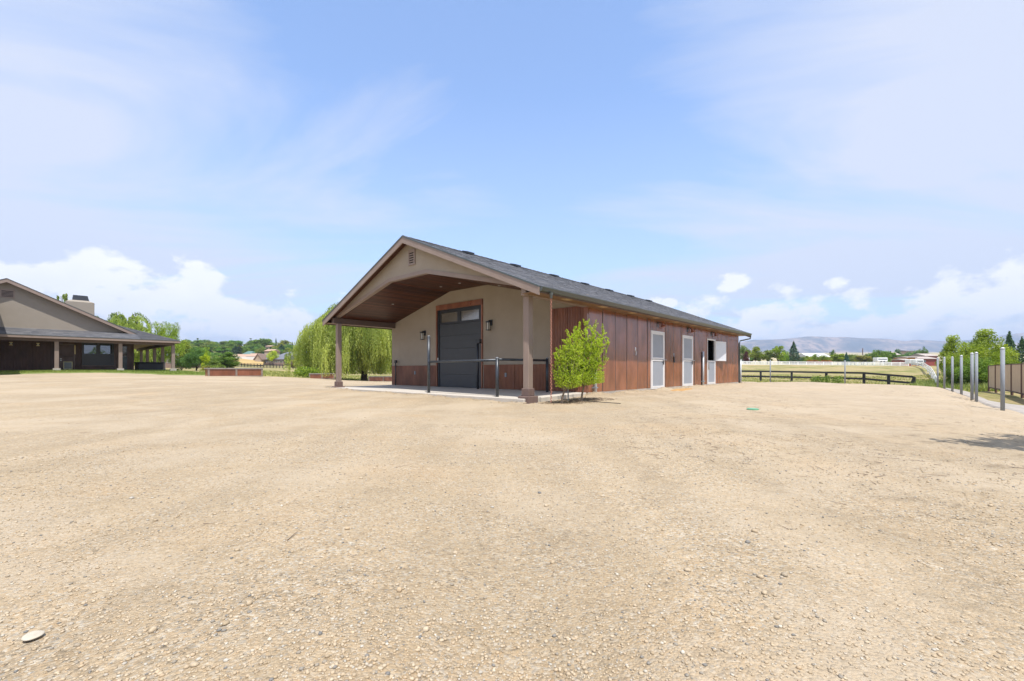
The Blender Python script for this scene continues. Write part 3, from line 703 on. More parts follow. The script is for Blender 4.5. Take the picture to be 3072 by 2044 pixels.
# roof vents
for i, u in enumerate((-.56, 2.4, 5.4, 8.3, 11.0, 13.8, 16.5)):
    v = 5.36; z = roofz(v) - .01; o = MB().prism([(-.19, -.17, -.06), (.19, -.17, -.06), (.19, .17, .03), (-.19, .17, .03)], (0, 0, .085)).build('roof_vent', 'black', barn); o.location = (u, v, z + .02)
# overhead door
dz0, dz1 = SL, 3.74
MB().box(-.05, .05, DV0, DV0 + .07, dz0, dz1 + .0).build('door_jamb', 'rust_dark', barn)
MB().box(-.05, .05, DV1 - .07, DV1, dz0, dz1 + .0).build('door_jamb', 'rust_dark', barn)
MB().box(-.05, .05, DV0, DV1, dz1, 3.97).build('door_header', 'rust_dark', barn)
od = MB().box(.0, .03, DV0 + .07, DV0 + .17, dz0, dz1).box(.0, .03, DV1 - .17, DV1 - .07, dz0, dz1).build('overhead_door', 'black', barn)
sec = [dz0 + .01, .80, 1.38, 1.96, 2.54, 3.06]
for a, b in zip(sec[:-1], sec[1:]):
    bevel(MB().box(.035, .075, DV0 + .17, DV1 - .17, a + .002, b - .002).build('door_section', 'door', od), .003)
mid = (DV0 + DV1) / 2
MB().box(.02, .075, DV0 + .17, DV1 - .17, 3.064, 3.16).box(.02, .075, DV0 + .17, DV1 - .17, 3.58, dz1).box(.02, .075, mid - .11, mid + .11, 3.16, 3.58).box(.02, .075, DV0 + .17, DV0 + .27, 3.16, 3.58).box(.02, .075, DV1 - .27, DV1 - .17, 3.16, 3.58).build('window_section', 'black', od)
for a, b in ((DV0 + .27, mid - .11), (mid + .11, DV1 - .27)): MB().box(.05, .056, a, b, 3.16, 3.58).build('window_pane', glass_mat('smoked_pane', (.12, .115, .095), .15), od)
MB().box(-.03, .0, DV1 - .13, DV1 - .09, 1.35, 1.55).build('door_switch', 'white', barn)
# wall lanterns
for v, z in ((9.02, 2.62), (4.58, 2.80)):
    o = MB().box(-.03, 0, v - .07, v + .07, z + .02, z + .26).box(-.16, -.03, v - .02, v + .02, z + .19, z + .23).box(-.25, -.08, v - .08, v + .08, z + .13, z + .19).box(-.245, -.09, v - .075, v + .075, z - .19, z - .16)
    for a in (-.235, -.105):
        for b in (-.065, .055): o.box(a, a + .012, v + b, v + b + .012, z - .16, z + .13)
    o = o.build('wall_lantern', 'black', barn); MB().tube([(-.17, v, z - .155), (-.17, v, z + .125)], .055, 10).build('lamp_glass', 'lampglass', o)
for v, z in ((9.75, .86), (3.72, .80)):
    bevel(MB().box(-.08, -.035, v - .045, v + .045, z - .08, z + .08).build('outlet_box', 'galv', barn), .006)
# stall doors on the long side
def leaf(parent, u0, u1, z0, z1, v, m='panel', nm='door_leaf'):
    fr = MB().box(u0, u1, v - .045, v, z0, z0 + .07).box(u0, u1, v - .045, v, z1 - .07, z1).box(u0, u0 + .085, v - .045, v, z0 + .07, z1 - .07).box(u1 - .085, u1, v - .045, v, z0 + .07, z1 - .07)
    fo = fr.build(nm, 'white', parent); MB().box(u0 + .085, u1 - .085, v - .03, v - .012, z0 + .07, z1 - .07).build('mesh_panel', m, fo); return fo
labels = ['closed upper and lower leaves', 'closed upper and lower leaves', 'upper leaf swung open']
for i, (a, b, z0, z1) in enumerate(doors):
    fr = MB().box(a, a + .06, -.075, .0, z0, z1).box(b - .06, b, -.075, .0, z0, z1).box(a + .06, b - .06, -.075, .0, z1 - .07, z1).box(a + .06, b - .06, -.072, .0, z0, z0 + .05)
    d = fr.build('stall_door', 'white', barn)
    zm = 1.45 + .03 * i
    leaf(d, a + .065, b - .065, z0 + .055, zm, -.03, nm='lower_leaf')
    if i < 2:
        leaf(d, a + .065, b - .065, zm + .015, z1 - .075, -.03, nm='upper_leaf')
        MB().tube([(b - .28, -.10, zm - .01), (b + .16, -.10, zm - .01)], .012, 6).build('latch', 'galv', d)
        MB().tube([(b - .16, -.10, zm - .04), (b - .16, -.10, zm - .22)], .02, 6).build('latch_strap', 'black', d)
    else:
        d['label'] = 'stall door with its upper leaf swung open'
        th = R_(9); L = b - a - .1; w0 = Vector((b - .02, -.07, 0)); ax = Vector((math.cos(th), -math.sin(th), 0)); nx = Vector((math.sin(th), math.cos(th), 0))
        h = z1 - .08 - zm
        def bxl(s0, s1, za, zb, t0, t1, mb):
            P = lambda s, t_, z: w0 + ax * s + nx * t_ + Vector((0, 0, z))
            mb.add([P(s0, t0, za), P(s1, t0, za), P(s1, t1, za), P(s0, t1, za), P(s0, t0, zb), P(s1, t0, zb), P(s1, t1, zb), P(s0, t1, zb)], [(0, 3, 2, 1), (4, 5, 6, 7), (0, 1, 5, 4), (1, 2, 6, 5), (2, 3, 7, 6), (3, 0, 4, 7)])
        f = MB(); bxl(0, L, zm, zm + .06, -.03, .015, f); bxl(0, L, z1 - .14, z1 - .08, -.03, .015, f); bxl(0, .06, zm + .06, z1 - .14, -.03, .015, f); bxl(L - .06, L, zm + .06, z1 - .14, -.03, .015, f)
        fo = f.build('upper_leaf', 'white', d); p = MB(); bxl(.06, L - .06, zm + .06, z1 - .14, -.024, .0, p); p.build('leaf_sheet', 'pale', fo)
        MB().tube([(a + .12, -.1, zm - .05), (a + .14, -.11, zm - .5)], [.012, .03], 6).build('halter_rope', 'wood_pl', d)
    # shaded lamp above the door
    uc = (a + b) / 2; z = 2.98
    l = MB().box(uc - .09, uc + .09, -.06, -.038, z - .12, z + .13).tube([(uc, -.05, z + .06), (uc, -.16, z + .09), (uc + .02, -.26, z + .02)], .022, 6).build('barn_lamp', 'black', barn)
    MB().tube([(uc + .02, -.24, z + .05), (uc + .025, -.27, z - .02), (uc + .03, -.30, z - .12)], [.03, .06, .12], 12).build('lamp_shade', 'copper', l)
for u, z, m, n_2 in ((3.52, 1.78, 'white', 'tie_ring'), (7.4, 1.66, 'galv', 'hook_strap')):
    MB().box(u - .04, u + .04, -.06, -.038, z, z + .12).tube([(u, -.06, z + .02), (u + .01, -.08, z - .12), (u, -.07, z - .2)], .016, 6).build(n_2, m, barn)
MB().tube([(7.38, -.07, 1.6), (7.38, -.09, 1.34)], .03, 6).build('rubber_strap', 'black', barn)
# downspout at the far corner
MB().tube([(UB - .12, VR - .06, 3.16), (UB - .12, VR - .05, 2.98), (17.98, -.12, 2.86), (17.92, -.09, 2.7), (17.92, -.09, .3)], .042, 6).build('downspout', 'gutter', barn)
MB().box(-.09, -.06, -.11, -.07, .5, 2.9).build('corner_conduit', 'rust', barn)

# porch slab
sb = MB(); sb.add([(-.002, -.02, SL), (-3.36, -.02, .165), (-3.36, 11.82, .185), (-.002, 11.82, SL), (-.002, -.02, -.2), (-3.36, -.02, -.2), (-3.36, 11.82, -.2), (-.002, 11.82, -.2)],
                  [(0, 3, 2, 1), (4, 5, 6, 7), (0, 1, 5, 4), (1, 2, 6, 5), (2, 3, 7, 6), (3, 0, 4, 7)])
o = sb.build('porch_slab', 'concrete'); o.location = W(0, 0); o.rotation_euler = (0, 0, ROT); tag(o, kind='structure'); bevel(o, .015)
def slabz(u): return SL + (SL - .17) * u / 3.36

# ------------------------------------------------------------------ pipe railing and posts
def rot2(v): return v
rail = thing('pipe_railing', 'black steel pipe hitching rail across the front of the porch', 'railing', W(-3.15, 4.62, slabz(-3.15)), ROT)
def rp(u, v, z): return (u + 3.15, v - 4.62, z - slabz(-3.15))
P1, P3, P4 = (-3.15, 4.62), (-3.15, 1.22), (-.62, 1.22)
for (u, v), ht in ((P1, 2.2), (P3, 1.36), (P4, 1.40)):
    o = MB().tube([rp(u, v, slabz(u) - .02), rp(u, v, ht)], .052, 14).build('rail_post', 'pipe', rail, True)
    MB().tube([rp(u, v, ht), rp(u, v, ht + .02), rp(u, v, ht + .035)], [.052, .042, .01], 14).build('post_cap', 'galv', o, True)
MB().tube([rp(P1[0], P1[1], 1.285), rp(P3[0], P3[1], 1.30)], .040, 12).build('rail_pipe', 'pipe', rail, True)
MB().tube([rp(P3[0], P3[1], 1.32), rp(P4[0], P4[1], 1.33)], .040, 12).build('rail_pipe', 'pipe', rail, True)
po = thing('gate_post', 'tall black steel post with square hinge head in front of the big door', 'post', W(-.46, 4.9, slabz(-.46)), ROT)
MB().tube([(0, 0, 0), (0, 0, 2.02)], .05, 12).build('post_shaft', 'black', po, True)
MB().box(-.07, .07, -.16, .06, 1.86, 2.03).build('hinge_head', 'black', po)
po = thing('short_gate_post', 'short thin black post standing by the far corner of the porch wall', 'post', W(-.16, 11.25, slabz(-.1)), ROT)
MB().tube([(0, 0, 0), (0, 0, 1.24)], .03, 10).build('post_shaft', 'black', po, True); MB().box(-.05, .05, -.08, .04, 1.12, 1.27).build('hinge_head', 'black', po)

# rain chain
cx_, cv_ = -3.02, -.75
rc = thing('rain_chain', 'reddish copper rain chain hanging from the near gutter corner', 'chain', W(cx_, cv_, 3.1), ROT)
t = MB(); zc = -.12; k = 0
while zc > -3.02:
    w_ = .022; ring = [(math.cos(a) * w_, 0, math.sin(a) * .034) if k % 2 else (0, math.cos(a) * w_, math.sin(a) * .034) for a in np.linspace(0, 2 * math.pi, 7)]
    t.tube([(x, y, zc + z) for x, y, z in ring], .0075, 4, False); zc -= .052; k += 1
t.build('chain_links', 'copper', rc)
MB().tube([(0, 0, .06), (0, 0, 0), (0, 0, -.1)], [.055, .05, .03], 10).build('outlet_cup', 'gutter', rc)
MB().tube([(0, 0, -2.98), (0, 0, -3.13)], .008, 6).build('ground_stake', 'fbrown', rc)
hs = thing('hose_bib', 'red and brass garden tap beside the rain chain', 'tap', W(-1.9, -.55, g(*W(-1.9, -.55).xy)), ROT)
MB().tube([(0, 0, -.02), (0, 0, .75)], .02, 8).build('riser', 'galv', hs); MB().tube([(0, 0, .78), (.0, -.12, .74), (0, -.14, .66)], .018, 8).build('spout', 'galv', hs)
MB().box(-.035, .035, -.035, .035, .75, .95).build('tap_head', mat('red_tap', (.45, .08, .05), .5, .1), hs)

# ------------------------------------------------------------------ steel posts
def spost(X, Y, ztop, label, r=.042, extra=None):
    gz = g(X, Y) - .03; o = thing('steel_post', label, 'post', (X, Y, gz), 0, 'galvanised posts of the unfinished pen')
    MB().tube([(0, 0, 0), (0, 0, ztop - gz - .03)], r, 14).build('post_pipe', 'galv', o, True)
    MB().tube([(0, 0, ztop - gz - .03), (0, 0, ztop - gz - .005), (0, 0, ztop - gz + .02)], [r * 1.12, r * 1.0, r * .35], 14).build('post_cap', 'galvcap', o, True)
    return o
for x, Y, yt, lab in [(3008, 12.2, 1044, 'nearest and tallest grey steel post at the edge of the sandy yard'),
                      (2929, 16.0, 1058, 'grey steel post, one of a close pair, the one nearer the tan fence'),
                      (2916, 16.35, 1060, 'grey steel post, one of a close pair, the one nearer the barn'),
                      (2884, 19.4, 1067, 'single grey steel post just beyond the close pair'),
                      (2857, 21.9, 1071.5, 'grey steel post second beyond the close pair of posts'),
                      (2833, 24.8, 1072, 'grey steel post standing just past the end of the white fence'),
                      (2813, 26.9, 1074, 'grey steel post at the corner of the pen by the end of the white fence'),
                      (2535, 32.6, 1083, 'thin grey post in front of the middle of the black rail fence'),
                      (2311, 34.6, 1082, 'thin grey post in front of the black fence near the barn')]:
    spost(PX(x, Y), Y, ZY(yt, Y), lab, .045 if Y < 30 else .042)
for u, zt, lab in ((13.05 - 1.95, 1.98, 'grey post fixed against the barn wall between the second and open stall doors'), (18.05, 1.66, 'grey post at the far corner of the barn'), (.35, 1.2, 'pale post against the barn wall behind the bushy shrubs')):
    p = W(u, -.14); gz = g(p.x, p.y) - .03; o = thing('wall_post', lab, 'post', (p.x, p.y, gz), ROT, 'posts standing against the barn wall')
    MB().tube([(0, 0, 0), (0, 0, zt - gz)], .048, 14).build('post_pipe', 'galvcap', o, True)
    MB().box(-.07, .07, -.06, .10, .26, .30).build('clamp', 'galv', o)
    if u > 1: MB().box(-.04, .03, .055, .12, .05, zt - gz - .05).build('backing_channel', 'black', o)

# ------------------------------------------------------------------ fences
def rail_fence(name, label, pts, ptop, nr, m, pw, rh, gap, post_h, rails, z_off=0, leanend=False):
    root = thing(name, label, 'fence', (pts[0][0], pts[0][1], 0)); o0 = Vector((pts[0][0], pts[0][1], 0))
    V = [Vector((X, Y, zt)) - o0 for (X, Y), zt in zip(pts, ptop)]
    for i, p in enumerate(V):
        z = p.z; lean = .35 if (leanend and i == len(V) - 1) else 0
        if i + 1 < len(V): d = (V[i + 1] - p)
        else: d = (p - V[i - 1])
        a = math.atan2(d.y, d.x); q = MB().box(-pw / 2, pw / 2, -pw / 2, pw / 2, -post_h, 0.0).build('post', m, root); q.location = (p.x, p.y, z); q.rotation_euler = (0, 0, a)
        if lean:
            MB().prism([(-.5, -.05, -post_h), (-.38, -.05, -post_h), (.02, -.05, 0), (-.08, -.05, 0)], (0, .1, 0)).build('brace', m, root).matrix_basis = q.matrix_basis.copy()
    for a, b in zip(V[:-1], V[1:]):
        d = b - a; n = Vector((-d.y, d.x, 0)).normalized() * (pw / 2 + .002)
        if n.y > 0: n = -n
        for r in rails:
            A0 = a + n + Vector((0, 0, r)); B0 = b + n + Vector((0, 0, r)); t = n.normalized() * .04
            MB().add([A0, B0, B0 + t, A0 + t, A0 + Vector((0, 0, rh)), B0 + Vector((0, 0, rh)), B0 + t + Vector((0, 0, rh)), A0 + t + Vector((0, 0, rh))],
                     [(0, 3, 2, 1), (4, 5, 6, 7), (0, 1, 5, 4), (1, 2, 6, 5), (2, 3, 7, 6), (3, 0, 4, 7)]).build('rail', m, root)
    return root
fx = [(2090, 60, 1114), (2185, 58.5, 1115), (2282, 57, 1116), (2375, 55.6, 1117.5), (2479, 54, 1119.5), (2592, 51, 1121), (2666, 49, 1127), (2742, 47, 1133)]
rail_fence('black_rail_fence', 'low black two-rail fence along the end of the sandy yard', [(PX(x, Y), Y) for x, Y, _ in fx], [ZY(y, Y) + .08 for _, Y, y in fx], 2, 'wood_blk', .22, .21, 0, 1.38, (-.12, -.78), leanend=True)
wf = [(x, 148, y) for x, y in zip(np.arange(2190, 2730, 25.5), np.linspace(1084, 1087, 22))]
root = rail_fence('white_vinyl_fence', 'long white three-rail vinyl fence across the far side of the pasture', [(PX(x, Y), Y) for x, Y, _ in wf], [ZY(y, Y) for _, Y, y in wf], 3, 'vinyl', .20, .24, 0, 1.40, (-.26, -.70, -1.12))
dn = [(2734, 142, 1086), (2752, 125, 1084.5), (2768, 105, 1087), (2783, 84, 1097), (2789, 74, 1101), (2795, 65, 1109), (2800, 57, 1118), (2804, 50.5, 1128), (2808, 45, 1140)]
rail_fence('sloping_white_fence', 'white vinyl fence running downhill towards the steel posts', [(PX(x, Y), Y) for x, Y, _ in dn], [ZY(y, Y) for _, Y, y in dn], 3, 'vinyl', .17, .24, 0, 1.35, (-.25, -.66, -1.08))
lf = []
for x, Y in zip(np.linspace(705, 925, 24), np.linspace(147, 128, 24)): lf.append((x, Y, float(np.interp(x, [705, 780, 860, 925], [1089.5, 1091.5, 1094.5, 1097]))))
for x, Y, y in ((938, 118, 1098.5), (950, 108, 1099.5), (962, 99, 1101), (975, 91, 1103), (990, 84, 1105), (1008, 78, 1107)): lf.append((x, Y, y))
rail_fence('far_black_fence', 'black four-rail fence across the far pasture below the houses', [(PX(x, Y), Y) for x, Y, _ in lf], [ZY(y, Y) for _, Y, y in lf], 4, 'wood_blk', .14, .13, 0, 1.4, (-.16, -.5, -.84, -1.18))
# wind fence
def windfence():
    P = [(2967, 33.5, 1098), (2988, 30.6, 1096), (3036, 26.4, 1093), (3067, 24, 1092), (3100, 22, 1090), (3140, 20, 1088), (3190, 18, 1086)]
    o0 = Vector((PX(P[0][0], P[0][1]), P[0][1], 0)); root = thing('tan_wind_fence', 'tan windscreen fence with rusty brown posts beyond the steel posts', 'fence', o0)
    V = [Vector((PX(x, Y), Y, ZY(y, Y))) - o0 for x, Y, y in P]
    for p in V: MB().box(p.x - .045, p.x + .045, p.y - .045, p.y + .045, p.z - 2.05, p.z + .03).build('fence_post', 'fbrown', root)
    for a, b in zip(V[:-1], V[1:]):
        for nm, z0, z1, m, th in (('screen_panel', -1.58, -.03, 'windtan', .012), ('top_rail', -.03, .02, 'fbrown', .03), ('bottom_rail', -1.66, -1.59, 'fbrown', .03)):
            d = (b - a).normalized(); n = Vector((-d.y, d.x, 0)) * th; z = Vector((0, 0, 1)); A0, B0 = a + z * z0, b + z * z0; A1, B1 = a + z * z1, b + z * z1
            MB().add([A0 - n, B0 - n, B0 + n, A0 + n, A1 - n, B1 - n, B1 + n, A1 + n], [(0, 3, 2, 1), (4, 5, 6, 7), (0, 1, 5, 4), (1, 2, 6, 5), (2, 3, 7, 6), (3, 0, 4, 7)]).build(nm, m, root)
windfence()

# ------------------------------------------------------------------ raised beds
def planter(x, Y, w, h, d, rz, label, n=2):
    X = PX(x, Y); o = thing('raised_planter', label, 'planter', (X, Y, g(X, Y) - .03), rz, 'raised planter boxes along the yard edge')
    MB().box(-w / 2 - .06, w / 2 + .06, -.06, .10, h - .06, h + .03).box(-w / 2 - .06, w / 2 + .06, d - .10, d + .06, h - .06, h + .03).box(-w / 2 - .06, -w / 2 + .1, .10, d - .1, h - .06, h + .03).box(w / 2 - .1, w / 2 + .06, .10, d - .1, h - .06, h + .03).build('cap_board', 'wood_grey', o)
    bays = np.linspace(-w / 2, w / 2, n + 1)
    for b in bays: MB().box(b - .06, b + .06, -.035, .0, 0, h - .061).build('upright', 'wood_pl', o)
    for a, b in zip(bays[:-1], bays[1:]):
        MB().box(a + .061, b - .061, -.025, 0, .0, .07).build('bottom_rail', 'wood_pl', o)
        MB().box(a + .061, b - .061, -.012, .004, .071, h - .061).build('rust_panel', 'rust_dark', o)
    MB().box(-w / 2, -w / 2 + .03, .005, d, 0, h - .061).box(w / 2 - .03, w / 2, .005, d, 0, h - .061).box(-w / 2, w / 2, d - .03, d, 0, h - .061).build('side_board', 'rust_dark', o)
    MB().box(-w / 2 + .03, w / 2 - .03, .005, d - .03, .0, h - .14).build('soil', 'dark', o)
    return o
planter(709, 33, 3.5, .62, .9, ROT, 'long raised planter box with rust panels by the lawn edge')
planter(966, 45, 2.3, .56, .9, R_(19), 'small raised planter box seen just behind the far porch column')
planter(1150, 48, 3.0, .56, .9, R_(14), 'raised planter box partly hidden by the barn wall')

# ------------------------------------------------------------------ small ground things
X, Y = PX(2258, 10.4), 10.4
MB().tube([(0, 0, -.03), (0, 0, .012), (0, 0, .02)], [.13, .13, .11], 16).build('valve_lid', 'green').location = (X, Y, g(X, Y) + .012)
tag(bpy.data.objects['valve_lid'], 'green plastic irrigation valve lid set in the sandy yard', 'lid')
def blob_sheet(name, X, Y, rx, ry, rot, m, dz, n=40, seed=1):
    rs = random.Random(seed); V = [(X, Y, g(X, Y) + dz)]; ph = [rs.uniform(0, 6) for _ in range(4)]
    for k, f in enumerate((.5, 1)):
        for i in range(n):
            a = 2 * math.pi * i / n; r = f * (1 + .18 * math.sin(3 * a + ph[0]) + .12 * math.sin(7 * a + ph[1]) + .08 * math.sin(13 * a + ph[2]))
            x_ = rx * r * math.cos(a); y_ = ry * r * math.sin(a); xx = X + x_ * math.cos(rot) - y_ * math.sin(rot); yy = Y + x_ * math.sin(rot) + y_ * math.cos(rot); V.append((xx, yy, g(xx, yy) + (dz if k == 0 else -.02)))
    Fc = [(0, 1 + i, 1 + (i + 1) % n) for i in range(n)] + [(1 + i, 1 + n + i, 1 + n + (i + 1) % n, 1 + (i + 1) % n) for i in range(n)]
    return mk(name, V, Fc, m, None, True)
p = W(6.3, -.95); tag(blob_sheet('sand_patch', p.x, p.y, 1.5, .28, ROT + .05, 'sandpatch', .03), kind='structure')
# irrigation tube on the ground by the shrubs
a = Vector((PX(1745, 12.6), 12.6)); b = Vector((PX(1862, 11.4), 11.4)); pts = []
for i in range(12):
    f = i / 11; q = a.lerp(b, f); pts.append((q.x - a.x, q.y - a.y + .02 * math.sin(f * 7), g(q.x, q.y) + .035 - g(a.x, a.y)))
o = MB().tube(pts, .010, 6).build('irrigation_tube', 'tube'); o.location = (a.x, a.y, g(a.x, a.y)); tag(o, 'thin black irrigation tube lying beside the shrubs', 'tube')

def ico():
    t = (1 + 5 ** .5) / 2; V = np.array([(-1, t, 0), (1, t, 0), (-1, -t, 0), (1, -t, 0), (0, -1, t), (0, 1, t), (0, -1, -t), (0, 1, -t), (t, 0, -1), (t, 0, 1), (-t, 0, -1), (-t, 0, 1)], float); V /= np.linalg.norm(V[0])
    Fc = np.array([(0, 11, 5), (0, 5, 1), (0, 1, 7), (0, 7, 10), (0, 10, 11), (1, 5, 9), (5, 11, 4), (11, 10, 2), (10, 7, 6), (7, 1, 8), (3, 9, 4), (3, 4, 2), (3, 2, 6), (3, 6, 8), (3, 8, 9), (4, 9, 5), (2, 4, 11), (6, 2, 10), (8, 6, 7), (9, 8, 1)])
    return V, Fc
IV, IF = ico()
def stones(name, X, Y, size, seed, m='pebble', flat=.6, sink=.25, kind='stuff', lift=.0):
    rs = np.random.RandomState(seed); n = len(X); a = rs.rand(n) * 6.28; sc = np.stack([size, size * rs.uniform(.6, 1, n), size * flat * rs.uniform(.7, 1.1, n)], -1)
    V = IV[None] * (1 + .25 * rs.randn(n, 12, 1) * .5) * sc[:, None]; c, s = np.cos(a)[:, None], np.sin(a)[:, None]
    x = V[..., 0] * c - V[..., 1] * s + X[:, None]; y = V[..., 0] * s + V[..., 1] * c + Y[:, None]
    R = np.hypot(X, Y); T = R / Rg(np.arctan2(X, Y)); base = tz(X, Y) + ydz(X, Y, R, T)
    z = V[..., 2] + (base + sc[:, 2] * (1 - 2 * sink) + lift)[:, None]
    Fc = (IF[None] + (np.arange(n) * 12)[:, None, None]).reshape(-1, 3)
    o = mk_fast(name, np.stack([x, y, z], -1).reshape(-1, 3), 3, m, faces=Fc, lr=np.repeat(rs.rand(n), 20), smooth=True)
    if kind: tag(o, kind=kind)
    return o
rs = np.random.RandomState(11); N = 52000
R = 1.25 + 6.5 * rs.rand(N) ** 1.7; AZ = rs.uniform(-1.0, 1.0, N); X = R * np.sin(AZ); Y = R * np.cos(AZ)
dens = vnoise(X, Y, 1.9, 31) + .6 * vnoise(X, Y, 5, 32); keep = rs.rand(N) < np.clip(.55 + .4 * dens, .12, 1); X, Y, R = X[keep], Y[keep], R[keep]
stones('loose_pebbles', X, Y, .0026 + .0056 * rs.rand(len(X)) ** 3.4 + .0005 * R, 12)
n = 2600; u = rs.uniform(-3.6, 18.3, n); v = -.12 - .5 * rs.rand(n) ** 2.2; k = u < -3.0
u2 = -3.38 - .35 * rs.rand(1200) ** 2; v2 = rs.uniform(-.2, 12, 1200); uu = np.concatenate([u, u2]); vv = np.concatenate([v, v2])
stones('wall_foot_stones', RX + DX * uu - DY * vv, RY + DY * uu + DX * vv, .006 + .022 * rs.rand(len(uu)) ** 4, 17)
N = 500; R = 1.5 + 11 * rs.rand(N); AZ = rs.uniform(-.95, .95, N); stones('larger_stones', R * np.sin(AZ), R * np.cos(AZ), .009 + .010 * rs.rand(N) ** 2, 13)
X0, Y0 = PX(100, 1.55), 1.55
o = stones('pale_stone', np.array([0.0]), np.array([0.0]), np.array([.040]), 5, 'stone', .35, .3, None); o.location = (X0, Y0, g(X0, Y0) - g(0, 0)); tag(o, 'flat pale stone lying in the gravel at the near corner', 'stone')
m_ = o.modifiers.new('sub', 'SUBSURF'); m_.levels = 2; m_.render_levels = 2
# twigs and straw
rs = np.random.RandomState(21)
def sticks(name, X, Y, L, w, seed, m):
    rs = np.random.RandomState(seed); n = len(X); a = rs.rand(n) * 3.14; dx, dy = np.cos(a) * L / 2, np.sin(a) * L / 2; nx, ny = -np.sin(a) * w, np.cos(a) * w
    R_2 = np.hypot(X, Y); z = tz(X, Y) + ydz(X, Y, R_2, R_2 / Rg(np.arctan2(X, Y))) + .004
    P = lambda sx, sn, h: np.stack([X + sx * dx + sn * nx, Y + sx * dy + sn * ny, z + h], -1)
    tri = np.stack([P(-1, -1, 0), P(1, -1, .004), P(1, 0, w * 1.6), P(-1, 0, w * 1.6), P(-1, 0, w * 1.6), P(1, 0, w * 1.6), P(1, 1, .004), P(-1, 1, 0)], 1)
    return tag(mk_fast(name, tri.reshape(-1, 3), 4, m), kind='stuff')
n = 60; R = rs.uniform(2.5, 14, n); AZ = rs.uniform(-.9, .9, n); sticks('scattered_twigs', R * np.sin(AZ), R * np.cos(AZ), rs.uniform(.04, .16, n), .0022 + 0 * R, 3, 'twig')
n = 900; c_ = rs.randint(0, 2, n); a_ = rs.rand(n) * 6.28; q_r = .65 * rs.rand(n) ** .7
X = np.where(c_ == 0, PX(1684, 12.5), PX(1744, 13.1)) + .25 + q_r * np.cos(a_) * 1.3; Y = np.where(c_ == 0, 12.5, 13.1) + .2 + q_r * np.sin(a_)
sticks('shrub_litter', X, Y, rs.uniform(.03, .11, n), .004 + 0 * X, 14, 'twig')
n = 1600; R = rs.uniform(5, 28, n); AZ = rs.uniform(.2, .86, n); X, Y = R * np.sin(AZ), R * np.cos(AZ); k = (R < Rg(AZ) - .6) & ((X - RX) * DY - (Y - RY) * DX > .6) & (vnoise(X, Y, .8, 41) > .1)
sticks('straw_litter', X[k], Y[k], (.03 + .16 * rs.rand(n) ** 2)[k], .0025 + 0 * X[k], 4, 'twig')

# ------------------------------------------------------------------ foliage builders
def leafquads(C, size, rs, aspect=.6, droop=False):
    n = len(C); a = rs.randn(n, 3); 
    if droop: a = np.stack([rs.randn(n) * .45, rs.randn(n) * .45, -np.ones(n)], -1)
    a /= np.linalg.norm(a, axis=1)[:, None]; b = rs.randn(n, 3); b -= (b * a).sum(1)[:, None] * a; b /= np.linalg.norm(b, axis=1)[:, None]
    s = (np.asarray(size) * np.ones(n))[:, None] / 2; A1, B1 = a * s, b * s * aspect
    return np.stack([C - A1, C + B1 * 1.0, C + A1, C - B1], 1).reshape(-1, 3)
def crown_pts(blobs, n, rs, shell=.5, idx=False):
    B = np.array(blobs, float); w = (B[:, 3] * B[:, 4]); w /= w.sum(); i = rs.choice(len(B), n, p=w); d = rs.randn(n, 3); d /= np.linalg.norm(d, axis=1)[:, None]
    r = shell + (1 - shell) * rs.rand(n) ** .6; r *= 1 + .18 * rs.randn(n) * .6
    P = B[i, :3] + d * r[:, None] * B[i, 3:6]
    return (P, i) if idx else P
def broad_mesh(seed, h=1.0, wid=.8, nb=34, nl=2600, ls=.055, low=.18, bm='bark', lm='leaf', spread=1.0):
    """unit-height tree: returns (trunk object, crown object) un-parented"""
    rs = np.random.RandomState(seed); blobs = []; cz = (1 + low) / 2; hh = (1 - low) / 2
    for i in range(nb):
        d = rs.randn(3); d /= np.linalg.norm(d); r = rs.uniform(.3, .86); f = 1 - .45 * max(d[2], 0)
        c = np.array([d[0] * r * wid / 2 * f * spread, d[1] * r * wid / 2 * f * spread, cz + d[2] * r * hh]); rr = rs.uniform(.09, .19) * wid
        blobs.append((*c, rr, rr, rr * .8))
    P, bi = crown_pts(blobs, nl, rs, .5, True); kk = P[:, 2] > low * .7; P, bi = P[kk], bi[kk]; V = leafquads(P, ls * rs.uniform(.6, 1.3, len(P)), rs, .7)
    crown = mk_fast('crown', V, 4, lm, lr=np.clip(.6 * rs.rand(nb)[bi] + .4 * rs.rand(len(P)), 0, 1))
    t = MB(); t.tube([(0, 0, -.03), (.01, 0, low), (.0, .01, low + .25)], [.028, .02, .012], 7)
    for b in blobs[:7]: z0 = low * rs.uniform(.8, 1.3); t.tube([(0, 0, z0), (b[0] * .45, b[1] * .45, z0 + (b[2] - z0) * .55), (b[0], b[1], b[2])], [.012, .008, .003], 5, False)
    return t.build('trunk', bm), crown
def conifer_mesh(seed, wid=.45, nl=3200, low=.05, ls=.05, dens=1):
    rs = np.random.RandomState(seed); u = rs.rand(nl) ** .62; z = low + (1 - low) * (1 - u); lay = (z * 17) % 1
    rad = wid * .66 * u * (1 - .30 * lay) * (.35 + .65 * rs.rand(nl) ** .4); a = rs.rand(nl) * 6.28
    rad *= 1 + .22 * np.sin(a * 3 + z * 23)
    P = np.stack([rad * np.cos(a), rad * np.sin(a), z - rad * .25], -1); V = leafquads(P, ls * rs.uniform(.6, 1.3, nl), rs, .45)
    crown = mk_fast('crown', V, 4, 'needle', lr=rs.rand(nl)); t = MB().tube([(0, 0, -.03), (0, 0, .9)], [.02, .004], 6)
    return t.build('trunk', 'bark'), crown
